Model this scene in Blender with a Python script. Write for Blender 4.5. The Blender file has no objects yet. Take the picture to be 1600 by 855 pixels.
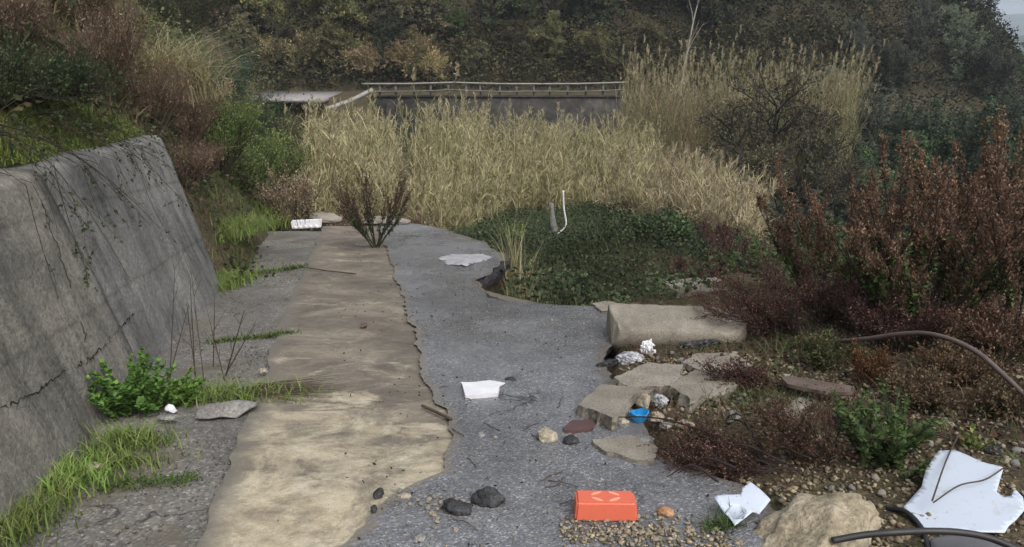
import bpy, bmesh, math, random
import numpy as np
from mathutils import Vector, Matrix, noise as mnoise, geometry as mgeo

R_ = math.radians
sc = bpy.context.scene
rng = np.random.default_rng(7)
random.seed(7)

# ------------------------------------------------------------------ camera, sky, sun, exposure
F, CU, CV, PITCH, EYE = 1186.0, 800.0, 427.5, R_(18.1), 1.6
cam_d = bpy.data.cameras.new('camera')
cam_d.sensor_width = 36.0
cam_d.lens = 36.0 * F / 1600.0
cam_d.clip_start = 0.05
cam_d.clip_end = 6000
cam = bpy.data.objects.new('camera', cam_d)
sc.collection.objects.link(cam)
cam.location = (0, 0, EYE)
cam.rotation_euler = (math.pi / 2 - PITCH, 0, 0)
sc.camera = cam

world = bpy.data.worlds.new('World')
sc.world = world
world.use_nodes = True
wn = world.node_tree
wn.nodes.clear()
sky = wn.nodes.new('ShaderNodeTexSky')
sky.sky_type = 'NISHITA'
sky.sun_disc = False
sky.sun_elevation = R_(52)
sky.sun_rotation = R_(150)
sky.dust_density = 4.0
sky.air_density = 1.2
hs = wn.nodes.new('ShaderNodeHueSaturation')
hs.inputs['Saturation'].default_value = 0.42
bg = wn.nodes.new('ShaderNodeBackground')
bg.inputs['Strength'].default_value = 0.15
wo = wn.nodes.new('ShaderNodeOutputWorld')
wn.links.new(sky.outputs[0], hs.inputs['Color'])
wn.links.new(hs.outputs[0], bg.inputs['Color'])
wn.links.new(bg.outputs[0], wo.inputs['Surface'])

sun_d = bpy.data.lights.new('sun', 'SUN')
sun_d.energy = 0.9
sun_d.angle = R_(40)
sun_d.color = (1.0, 0.97, 0.93)
sun = bpy.data.objects.new('sun', sun_d)
sc.collection.objects.link(sun)
sun.rotation_euler = (R_(38), 0, R_(30))

sc.view_settings.view_transform = 'Standard'
sc.view_settings.look = 'None'
sc.view_settings.gamma = 1.0
sc.view_settings.use_curve_mapping = False
sc.view_settings.exposure = 0.58
sc.cycles.use_denoising = True
sc.cycles.max_bounces = 6
sc.cycles.diffuse_bounces = 3
sc.cycles.transparent_max_bounces = 4
sc.cycles.volume_bounces = 0

# ------------------------------------------------------------------ helpers: viewing geometry
FWD = np.array([0, math.cos(PITCH), -math.sin(PITCH)])
UPV = np.array([0, math.sin(PITCH), math.cos(PITCH)])
SL = 0.134                                     # the road falls 13 %


def ray(u, v):
    return np.array([1.0, 0, 0]) * ((u - CU) / F) + UPV * (-(v - CV) / F) + FWD


def on_road(u, v, lift=0.0):
    d = ray(u, v)
    t = (EYE - lift) / (-d[2] - SL * d[1])
    return np.array([0, 0, EYE]) + d * t


def at_y(u, v, Y):
    d = ray(u, v)
    return np.array([0, 0, EYE]) + d * (Y / d[1])


def ground(u, v):
    d = ray(u, v)
    t = 1.5
    while t < 150:
        p = np.array([0, 0, EYE]) + d * t
        if p[2] < H(p[0], p[1]):
            return p
        t += 0.04 + t * 0.004
    return p


def at_ground(u, Y):
    p = at_y(u, 200, Y)
    p[2] = H(p[0], Y)
    return p


def sstep(a, b, x):
    t = np.clip((x - a) / (b - a), 0, 1)
    return t * t * (3 - 2 * t)


def vnoise(x, y, s=1.0, seed=0):
    """cheap smooth value noise, vectorised, in -1..1"""
    x = np.asarray(x, float) * s + seed * 17.31
    y = np.asarray(y, float) * s + seed * 9.77
    xi, yi = np.floor(x), np.floor(y)
    fx, fy = x - xi, y - yi
    fx, fy = fx * fx * (3 - 2 * fx), fy * fy * (3 - 2 * fy)

    def h(a, b):
        q = np.sin(a * 127.1 + b * 311.7 + seed * 74.7) * 43758.5453
        return (q - np.floor(q)) * 2 - 1
    return (h(xi, yi) * (1 - fx) + h(xi + 1, yi) * fx) * (1 - fy) + (h(xi, yi + 1) * (1 - fx) + h(xi + 1, yi + 1) * fx) * fy


def fbm(x, y, s=1.0, o=4, seed=0):
    r, a = 0, 1.0
    for k in range(o):
        r = r + a * vnoise(x, y, s * 2 ** k, seed + k)
        a *= 0.5
    return r / 1.9


# ------------------------------------------------------------------ terrain height
_XR = [(-4, 1.35), (2.0, 1.3), (2.5, 1.2), (3.0, 1.05), (3.3, 0.75), (4.4, 0.66), (4.8, 0.64), (5.3, 0.74), (6.0, 1.0), (6.55, 1.05), (6.63, 0.62),
       (6.72, 0.3), (7.0, 0.05), (7.3, -0.24), (7.7, -0.36), (7.9, -0.42), (8.1, -0.30), (8.6, -0.14), (9.0, -0.02), (9.3, 0.0), (9.7, -0.12), (10.2, -0.27),
       (10.7, -0.36), (11.2, -0.58), (12.0, -0.95), (12.6, -1.3), (13.1, -1.7), (13.5, -2.5), (20, -3.5)]


def xr(y):
    return np.interp(y, [a for a, b in _XR], [b for a, b in _XR])


def xw(y):                                     # foot of the retaining wall
    return -1.63 - 0.19 * np.asarray(y, float)


def pit(x, y):
    z = np.interp(y, [5, 7, 9.5, 12, 16, 20, 24, 34, 45, 60], [-1.7, -2.1, -2.6, -2.95, -3.2, -3.65, -4.35, -4.9, -5.5, -6.5])
    z = z - 0.22 * np.clip(x - 5, 0, 30) + 0.38 * fbm(x, y, 0.55, 3, 5)
    z = z + 0.95 * np.exp(-((x - 2.2) ** 2 / 2.2 + (y - 13.3) ** 2 / 4.0)) - 0.7 * np.exp(-((x - 0.2) ** 2 / 2 + (y - 11.5) ** 2 / 5))
    return z


def H(x, y):
    x = np.asarray(x, float)
    y = np.asarray(y, float)
    rp = -SL * y
    P = pit(x, y)
    d_road = np.minimum(xr(y) - x, 13.2 - y)
    yE = np.interp(x, [-1, 0.25, 0.6, 1.03, 2, 3, 5, 8, 12, 20], [5.0, 6.3, 6.6, 6.7, 7.6, 8.4, 9.2, 8.5, 6, 3])
    d = np.maximum(d_road, np.where(x > 0.2, yE - y, -9))
    m = sstep(-0.45, 0.12, d)
    bank = rp - 0.02 + 0.05 * sstep(0, 0.6, x - xr(y)) + 0.10 * sstep(0.6, 3.0, x - xr(y)) + 0.05 * fbm(x, y, 2.2, 4, 2) * sstep(0, 0.4, x - xr(y))
    inroad = (x < xr(y) + 0.06) & (x > xw(y) - 0.3)
    up = np.where(inroad, rp - 0.16, bank)
    z = P + (up - P) * m
    # left hillside
    xb = np.interp(y, [-5, 0, 5, 8, 10, 12, 13, 16, 20, 30, 46], [-.4, -1.5, -2.5, -3.15, -3.55, -4.0, -4.4, -5.6, -7.3, -11, -16.5])
    zL = np.interp(y, [-5, 0, 13, 20, 30, 46], [0.67, 0, -1.74, -2.3, -2.5, -2.5])
    left = np.where(x < xb, zL + 1.7 * np.minimum(xb - x, 1.6) + 0.85 * np.clip(xb - x - 1.6, 0, 60), zL - 0.75 * (x - xb))
    left = left + 0.22 * fbm(x, y, 0.55, 3, 11) * np.clip((xb - x) * .6 + .5, 0, 1)
    left = np.minimum(left, 16 + 2 * fbm(x, y, .06, 3, 3))
    wt = 0.80 - 0.07 * (y - 4.06)
    xt = xw(y) - 0.42
    behind = wt - 0.06 + 0.70 * np.clip(xt - 0.15 - x, 0, 60) + 0.10 * fbm(x, y, 1.2, 3, 8)
    k = sstep(8.4, 7.62, y)
    leftmix = left * (1 - k) + np.where(x < xt - 0.18, behind, rp - 0.3) * k
    z = np.maximum(z, np.where(x < np.maximum(xb, xw(y)) + 8, leftmix, -99))
    # bench of the far road and the wooded hill above it
    hs_ = 1 - sstep(27, 54, x + 0.05 * (y - 50))
    hill = -2.42 + np.clip(y - 50.5, 0, 200) * 0.72
    hill = np.minimum(hill, 24 + 5 * fbm(x, y, 0.03, 3, 21)) + 0.8 * fbm(x, y, 0.12, 3, 4) * sstep(50.5, 53, y)
    hill = hill * hs_ + (-9.5 - 0.02 * (y - 50)) * (1 - hs_)
    zb = np.where(y > 45.25, np.maximum(hill, np.where(x < -8, left, -99)), z)
    ra = sstep(33, 51, y)
    zr = z * (1 - ra) + np.where(y > 45.25, hill, np.minimum(-2.42, hill)) * ra
    kx = sstep(9.3, 12.5, x)
    z = zb * (1 - kx) + zr * kx
    far = sstep(140, 260, np.hypot(x, y))
    return z * (1 - far) + (-22 + 5 * fbm(x, y, 0.006, 3, 9)) * far


# ------------------------------------------------------------------ helpers: materials
def new_mat(name):
    m = bpy.data.materials.new(name)
    m.use_nodes = True
    nt = m.node_tree
    b = nt.nodes['Principled BSDF']
    return m, nt, b


def N(nt, t, **k):
    n = nt.nodes.new(t)
    for a, v in k.items():
        if a in n.inputs.keys():
            n.inputs[a].default_value = v
        else:
            setattr(n, a, v)
    return n


def ramp(nt, src, stops):
    r = nt.nodes.new('ShaderNodeValToRGB')
    e = r.color_ramp.elements
    while len(e) < len(stops):
        e.new(0.5)
    for el, (p, c) in zip(e, stops):
        el.position = p
        el.color = (*c, 1) if len(c) == 3 else c
    nt.links.new(src, r.inputs[0])
    return r.outputs[0]


def coords(nt, kind='Object', scale=(1, 1, 1), rot=(0, 0, 0)):
    tc = nt.nodes.new('ShaderNodeTexCoord')
    mp = nt.nodes.new('ShaderNodeMapping')
    mp.inputs['Scale'].default_value = scale
    mp.inputs['Rotation'].default_value = rot
    nt.links.new(tc.outputs[kind], mp.inputs[0])
    return mp.outputs[0]


def noise(nt, vec, scale, detail=4, rough=0.55, dist=0.0):
    n = nt.nodes.new('ShaderNodeTexNoise')
    n.inputs['Scale'].default_value = scale
    n.inputs['Detail'].default_value = detail
    n.inputs['Roughness'].default_value = rough
    n.inputs['Distortion'].default_value = dist
    nt.links.new(vec, n.inputs['Vector'])
    return n.outputs[0]


def mixc(nt, fac, a, b, mode='MIX'):
    m = nt.nodes.new('ShaderNodeMix')
    m.data_type = 'RGBA'
    m.blend_type = mode
    for s, v in ((0, fac), (6, a), (7, b)):
        if hasattr(v, 'links') or hasattr(v, 'is_linked'):
            nt.links.new(v, m.inputs[s])
        elif s == 0:
            m.inputs[0].default_value = v
        else:
            m.inputs[s].default_value = (*v, 1)
    return m.outputs[2]


def bump(nt, b, h, strength=0.4, dist=0.01):
    n = nt.nodes.new('ShaderNodeBump')
    n.inputs['Strength'].default_value = strength
    n.inputs['Distance'].default_value = dist
    nt.links.new(h, n.inputs['Height'])
    nt.links.new(n.outputs[0], b.inputs['Normal'])


def plant_mat(name, trans=0.25, rough=0.65, lohi=((0.78, 0.74, 0.72), (1.12, 1.2, 1.05))):
    m, nt, b = new_mat(name)
    a = N(nt, 'ShaderNodeAttribute', attribute_name='tint')
    oi = nt.nodes.new('ShaderNodeObjectInfo')
    rv = ramp(nt, oi.outputs['Random'], [(0, lohi[0]), (0.5, (1, 1, 1)), (1, lohi[1])])
    c = mixc(nt, 1.0, a.outputs['Color'], rv, 'MULTIPLY')
    nt.links.new(c, b.inputs['Base Color'])
    b.inputs['Roughness'].default_value = rough
    b.inputs['Specular IOR Level'].default_value = 0.25
    if trans:
        t = nt.nodes.new('ShaderNodeBsdfTranslucent')
        nt.links.new(c, t.inputs[0])
        mx = nt.nodes.new('ShaderNodeMixShader')
        mx.inputs[0].default_value = trans
        nt.links.new(b.outputs[0], mx.inputs[1])
        nt.links.new(t.outputs[0], mx.inputs[2])
        nt.links.new(mx.outputs[0], nt.nodes['Material Output'].inputs[0])
    return m


def rocky(name, cols, scale=6, speck=60, rough=0.85, bs=0.5, coord='Object', spec=0.3):
    m, nt, b = new_mat(name)
    v = coords(nt, coord)
    n1 = noise(nt, v, scale, 6, 0.6)
    c = ramp(nt, n1, [(0.3, cols[0]), (0.52, cols[1]), (0.72, cols[2])])
    n2 = noise(nt, v, speck, 3, 0.6)
    c2 = ramp(nt, n2, [(0.35, (0.6, 0.6, 0.6)), (0.5, (1, 1, 1)), (0.68, (1.35, 1.33, 1.3))])
    nt.links.new(mixc(nt, 0.8, c, c2, 'MULTIPLY'), b.inputs['Base Color'])
    b.inputs['Roughness'].default_value = rough
    b.inputs['Specular IOR Level'].default_value = spec
    h = nt.nodes.new('ShaderNodeMath')
    h.operation = 'ADD'
    nt.links.new(n1, h.inputs[0])
    nt.links.new(n2, h.inputs[1])
    bump(nt, b, h.outputs[0], bs, 0.012)
    return m


def plain(name, col, rough=0.5, var=0.15, spec=0.5, scale=8, trans=0):
    m, nt, b = new_mat(name)
    v = coords(nt, 'Object')
    n1 = noise(nt, v, scale, 5, 0.6)
    lo = tuple(c * (1 - var) for c in col)
    hi = tuple(min(c * (1 + var), 0.9) for c in col)
    nt.links.new(ramp(nt, n1, [(0.3, lo), (0.7, hi)]), b.inputs['Base Color'])
    b.inputs['Roughness'].default_value = rough
    b.inputs['Specular IOR Level'].default_value = spec
    bump(nt, b, n1, 0.15, 0.01)
    return m


# ------------------------------------------------------------------ helpers: meshes and objects
class MB:
    def __init__(self):
        self.v, self.f, self.c, self.n = [], [], [], 0

    def add(self, V, Q, C):
        V = np.asarray(V, np.float32).reshape(-1, 3)
        C = np.asarray(C, np.float32)
        if C.ndim == 1:
            C = np.tile(C, (len(V), 1))
        self.v.append(V)
        self.f.append(np.asarray(Q, np.int64).reshape(-1, 4) + self.n)
        self.c.append(C)
        self.n += len(V)

    def ribbons(self, P, W, S, C):
        """P (n,k,3) centre lines, W (n,k) half widths, S (n,3) side directions, C (n,3) colours"""
        n, k, _ = P.shape
        off = W[:, :, None] * S[:, None, :]
        V = np.stack([P - off, P + off], 2).reshape(n, 2 * k, 3)
        i = np.arange(k - 1)
        q = np.stack([2 * i, 2 * i + 1, 2 * i + 3, 2 * i + 2], 1)
        Q = (np.arange(n)[:, None, None] * (2 * k) + q[None]).reshape(-1, 4)
        self.add(V, Q, np.repeat(C, 2 * k, 0))

    def tubes(self, P, Rr, C, sides=3):
        n, k, _ = P.shape
        T = np.gradient(P, axis=1)
        T /= np.linalg.norm(T, axis=2, keepdims=True) + 1e-9
        ref = np.where(np.abs(T[:, :, 2:3]) > 0.9, np.array([1.0, 0, 0]), np.array([0, 0, 1.0]))
        A = np.cross(T, ref)
        A /= np.linalg.norm(A, axis=2, keepdims=True) + 1e-9
        B = np.cross(T, A)
        ang = np.arange(sides) / sides * 2 * math.pi
        V = P[:, :, None, :] + Rr[:, :, None, None] * (np.cos(ang)[None, None, :, None] * A[:, :, None, :] + np.sin(ang)[None, None, :, None] * B[:, :, None, :])
        i, j = np.meshgrid(np.arange(k - 1), np.arange(sides), indexing='ij')
        j2 = (j + 1) % sides
        q = np.stack([i * sides + j, i * sides + j2, (i + 1) * sides + j2, (i + 1) * sides + j], -1).reshape(-1, 4)
        Q = (np.arange(n)[:, None, None] * (k * sides) + q[None]).reshape(-1, 4)
        self.add(V, Q, np.repeat(C, k * sides, 0))

    def leaves(self, P, D, S, L, Wd, C, bend=0.0):
        """rhombic leaves: base P, direction D, side S, length L, half width Wd"""
        L = np.broadcast_to(np.asarray(L, float), (len(P),))[:, None]
        Wd = np.broadcast_to(np.asarray(Wd, float), (len(P),))[:, None]
        V = np.stack([P, P + D * L * .45 + S * Wd, P + D * L, P + D * L * .45 - S * Wd], 1)
        Q = np.arange(len(P) * 4).reshape(-1, 4)
        self.add(V, Q, np.repeat(C, 4, 0))

    def mesh(self, name, mat, smooth=False):
        me = bpy.data.meshes.new(name)
        if self.n:
            V = np.concatenate(self.v)
            Q = np.concatenate(self.f)
            C = np.concatenate(self.c)
            me.vertices.add(len(V))
            me.vertices.foreach_set('co', V.ravel())
            me.loops.add(Q.size)
            me.loops.foreach_set('vertex_index', Q.ravel().astype(np.int32))
            me.polygons.add(len(Q))
            me.polygons.foreach_set('loop_start', (np.arange(len(Q)) * 4).astype(np.int32))
            at = me.attributes.new('tint', 'FLOAT_COLOR', 'POINT')
            at.data.foreach_set('color', np.concatenate([C, np.ones((len(C), 1), np.float32)], 1).astype(np.float32).ravel())
            me.update(calc_edges=True)
            if smooth:
                me.polygons.foreach_set('use_smooth', np.ones(len(Q), bool))
        me.materials.append(mat)
        return me


def link(name, me, parent=None, loc=None):
    o = bpy.data.objects.new(name, me)
    sc.collection.objects.link(o)
    if parent is not None:
        o.parent = parent
    if loc is not None:
        o.location = [float(c) for c in loc]
    return o


def tag(o, label=None, cat=None, group=None, kind=None):
    if label:
        o['label'] = label
    if cat:
        o['category'] = cat
    if group:
        o['group'] = group
    if kind:
        o['kind'] = kind
    return o


def thing(name, label, cat, loc, rz=0, group=None):
    o = bpy.data.objects.new(name, None)
    sc.collection.objects.link(o)
    o.location = [float(c) for c in loc]
    o.rotation_euler = (0, 0, rz)
    return tag(o, label, cat, group)


def dup(root, loc, rz, scale=1.0, label=None, group=None):
    r = root.copy()
    sc.collection.objects.link(r)
    r.location = [float(c) for c in loc]
    r.rotation_euler = (0, 0, rz)
    r.scale = scale if hasattr(scale, '__len__') else (scale,) * 3
    if label:
        r['label'] = label
    if group:
        r['group'] = group
    for ch in list(root.children):
        c = ch.copy()
        sc.collection.objects.link(c)
        c.parent = r
    return r


def unit(v):
    return v / (np.linalg.norm(v, axis=-1, keepdims=True) + 1e-9)


def rdir(n):
    return unit(rng.normal(size=(n, 3)))


def pal(n, cols, weights=None, jit=0.18):
    cols = np.array(cols, float)
    w = None if weights is None else np.array(weights, float) / np.sum(weights)
    c = cols[rng.choice(len(cols), n, p=w)]
    c2 = cols[rng.choice(len(cols), n, p=w)]
    t = rng.random((n, 1)) * 0.5
    return np.clip((c * (1 - t) + c2 * t) * (1 + jit * rng.normal(size=(n, 1))), 0.004, 0.9)


def grow(P, n, tmin, L, spread, upb=0.0, curl=0.0, k=4, tmax=1.0, wob=0.0):
    """n side shoots from the parent centre lines P (m,kk,3); returns (n,k,3) and the parent index"""
    m, kk, _ = P.shape
    i = rng.integers(0, m, n)
    t = tmin + (tmax - tmin) * rng.random(n)
    f = t * (kk - 1)
    a = np.minimum(f.astype(int), kk - 2)
    w = (f - a)[:, None]
    s = P[i, a] * (1 - w) + P[i, a + 1] * w
    T = unit(P[i, a + 1] - P[i, a])
    perp = unit(np.cross(T, rdir(n)))
    sp = (spread * (0.6 + 0.8 * rng.random(n)))[:, None]
    D = unit(T * np.cos(sp) + perp * np.sin(sp) + np.array([0, 0, upb]))
    Ls = np.asarray(L[0] + (L[1] - L[0]) * rng.random(n))[:, None]
    u = np.linspace(0, 1, k)[None, :, None]
    out = s[:, None] + D[:, None] * Ls[:, None] * u + np.array([0, 0, curl])[None, None] * Ls[:, None] * u ** 2
    if wob:
        out = out + rng.normal(size=out.shape) * wob * Ls[:, None] * u
    return out, i, t


def on_lines(P, n, tmin=0.0, tmax=1.0):
    m, kk, _ = P.shape
    i = rng.integers(0, m, n)
    f = (tmin + (tmax - tmin) * rng.random(n)) * (kk - 1)
    a = np.minimum(f.astype(int), kk - 2)
    w = (f - a)[:, None]
    return P[i, a] * (1 - w) + P[i, a + 1] * w, unit(P[i, a + 1] - P[i, a]), i


def taper(n, k, r0, r1):
    return np.tile(np.linspace(r0, r1, k)[None], (n, 1)) * (0.8 + 0.4 * rng.random((n, 1)))


M_leaf = plant_mat('leaf', 0.25)
M_dry = plant_mat('dry_stalk', 0.2, 0.75)
M_twig = plant_mat('twig_bark', 0.0, 0.85)
M_far = plant_mat('far_leaf', 0.2, 0.8, ((0.6, 0.56, 0.55), (1.6, 1.75, 1.4)))

# ------------------------------------------------------------------ ground
def axis(lo, hi, dense_lo, dense_hi, step, grow_=1.12):
    a = list(np.arange(dense_lo, dense_hi + 1e-6, step))
    s = step
    while a[-1] < hi:
        s *= grow_
        a.append(a[-1] + s)
    b, s = [dense_lo], step
    while b[-1] > lo:
        s *= grow_
        b.append(b[-1] - s)
    return np.array(b[:0:-1] + a)


def grid_mesh(name, X, Y, Z, mat, uv=None, smooth=True):
    ny, nx = X.shape
    me = bpy.data.meshes.new(name)
    V = np.stack([X, Y, Z], -1).reshape(-1, 3)
    j, i = np.meshgrid(np.arange(ny - 1), np.arange(nx - 1), indexing='ij')
    Q = np.stack([j * nx + i, j * nx + i + 1, (j + 1) * nx + i + 1, (j + 1) * nx + i], -1).reshape(-1, 4)
    me.vertices.add(len(V))
    me.vertices.foreach_set('co', V.astype(np.float32).ravel())
    me.loops.add(Q.size)
    me.loops.foreach_set('vertex_index', Q.ravel().astype(np.int32))
    me.polygons.add(len(Q))
    me.polygons.foreach_set('loop_start', (np.arange(len(Q)) * 4).astype(np.int32))
    me.update(calc_edges=True)
    if smooth:
        me.polygons.foreach_set('use_smooth', np.ones(len(Q), bool))
    if uv is not None:
        l = me.uv_layers.new(name='UVMap')
        l.data.foreach_set('uv', uv.reshape(-1, 2)[Q.ravel()].astype(np.float32).ravel())
    me.materials.append(mat)
    return me


def soil_mat():
    m, nt, b = new_mat('soil')
    v = coords(nt, 'Object')
    n1 = noise(nt, v, 0.9, 6, 0.62)
    n2 = noise(nt, v, 14, 5, 0.65)
    n3 = noise(nt, v, 55, 4, 0.6)
    c = ramp(nt, n1, [(0.32, (0.05, 0.041, 0.027)), (0.5, (0.10, 0.08, 0.052)), (0.66, (0.06, 0.062, 0.03))])
    c2 = ramp(nt, n2, [(0.3, (0.5, 0.5, 0.5)), (0.55, (1, 1, 1)), (0.75, (2.1, 1.95, 1.7))])
    c3 = ramp(nt, n3, [(0.35, (0.6, 0.6, 0.6)), (0.65, (1.4, 1.4, 1.35))])
    nt.links.new(mixc(nt, 1, mixc(nt, 1, c, c2, 'MULTIPLY'), c3, 'MULTIPLY'), b.inputs['Base Color'])
    b.inputs['Roughness'].default_value = 0.95
    b.inputs['Specular IOR Level'].default_value = 0.15
    a = nt.nodes.new('ShaderNodeMath')
    nt.links.new(n2, a.inputs[0])
    nt.links.new(n3, a.inputs[1])
    bump(nt, b, a.outputs[0], 0.9, 0.03)
    return m


ax = axis(-500, 900, -7, 7, 0.09, 1.09)
ay = axis(-30, 2600, 0, 15, 0.09, 1.055)
ay = np.sort(np.concatenate([ay, [45.2, 45.3, 50.5]]))
GX, GY = np.meshgrid(ax, ay)
tag(link('ground', grid_mesh('ground', GX, GY, H(GX, GY), soil_mat())), kind='structure')


# far ridge in the haze
def ridge(name, y0, base, amp, col, seed, x0=-300, x1=2600):
    xs = np.linspace(x0, x1, 160)
    ts = np.linspace(0, 1, 14)
    X, T = np.meshgrid(xs, ts)
    top = base + amp * fbm(xs, xs * 0, 0.004, 4, seed)
    Zr = -40 + (top[None] + 40) * np.sin(np.clip(T * 1.25, 0, 1) * math.pi / 2) ** 0.8
    Yr = y0 + T * 420 + 30 * vnoise(X, T * 5, 0.01, seed)
    Zr = Zr + 4 * fbm(X, Yr, 0.02, 4, seed + 2)
    m, nt, b = new_mat(name)
    v = coords(nt, 'Object')
    n1 = noise(nt, v, 0.02, 7, 0.65)
    nt.links.new(ramp(nt, n1, [(0.35, tuple(c * .6 for c in col)), (0.55, col), (0.7, (0.13, 0.13, 0.09))]), b.inputs['Base Color'])
    b.inputs['Roughness'].default_value = 1
    b.inputs['Specular IOR Level'].default_value = 0
    return tag(link(name, grid_mesh(name, X, Yr, Zr, m)), kind='structure')


ridge('hills', 1300, 22, 7, (0.05, 0.065, 0.035), 3)
ridge('hills', 520, -9, 5, (0.04, 0.06, 0.03), 8, 60, 1100)


# ------------------------------------------------------------------ the road: old gutter lane, concrete strip, asphalt
def road_sheet(name, y0, y1, dy, left, right, zoff, mat, cols, rough=0.004, skirt=None, seed=0, uv=True):
    ys = np.arange(y0, y1, dy)
    l, r = left(ys), right(ys)
    t = np.linspace(0, 1, cols)
    X = l[:, None] + (r - l)[:, None] * t[None]
    Y = np.repeat(ys[:, None], cols, 1)
    Z = -SL * Y + zoff + rough * fbm(X, Y, 3.0, 4, seed) + 0.012 * fbm(X, Y, 0.6, 2, seed + 3)
    if skirt:
        X = np.concatenate([X, X[:, -1:] - 0.02, X[:, -1:] - 0.05], 1)
        Y = np.concatenate([Y, Y[:, -1:], Y[:, -1:]], 1)
        Z = np.concatenate([Z, Z[:, -1:] - skirt * .5 + 0.01 * vnoise(Y[:, -1:], Y[:, -1:] * 0, 9), Z[:, -1:] - skirt], 1)
        X = np.concatenate([X, X[-1:]], 0)
        Y = np.concatenate([Y, Y[-1:] - .03], 0)
        Z = np.concatenate([Z, Z[-1:] - skirt], 0)
    uv = np.stack([X - l[0] * 0 - np.concatenate([l, l[-1:]])[:len(X), None], np.concatenate([r, r[-1:]])[:len(X), None] - X], -1)
    me = grid_mesh(name, X, Y, Z, mat, uv)
    if skirt:
        me.materials.append(M_crust)
        idx = np.zeros((X.shape[0] - 1, X.shape[1] - 1), np.int32)
        idx[:, -2:] = 1
        idx[-1, :] = 1
        me.polygons.foreach_set('material_index', idx.ravel())
        me.polygons.foreach_set('use_smooth', (idx == 0).ravel())
    return tag(link(name, me), kind='structure')


M_crust = rocky('asphalt_edge', [(0.008, 0.008, 0.009), (0.02, 0.02, 0.021), (0.05, 0.05, 0.05)], 14, 90, 0.75, 0.9)


def jag(y, amp, s, seed):
    return amp * fbm(y, y * 0 + seed * 3.3, s, 4, seed)


def cs_left(y):                                # left edge of the concrete strip
    return -0.75 - 0.2 * y + jag(y, 0.06, 1.3, 4) + jag(y, 0.02, 9, 3)


_CR = [(-4, -0.5), (2.3, -0.68), (2.6, -0.62), (2.9, -0.52), (3.15, -0.34), (3.5, -0.33), (3.9, -0.36), (4.1, -0.5), (4.6, -0.60), (5.0, -0.66), (5.4, -0.72),
       (6.0, -0.86), (7.0, -1.08), (8, -1.28), (9, -1.5), (10, -1.7), (11, -1.95), (13.5, -2.5)]


def cs_right(y):
    return np.interp(y, [a for a, b in _CR], [b for a, b in _CR]) + jag(y, 0.05, 4, 6) + jag(y, 0.02, 18, 7)


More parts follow.
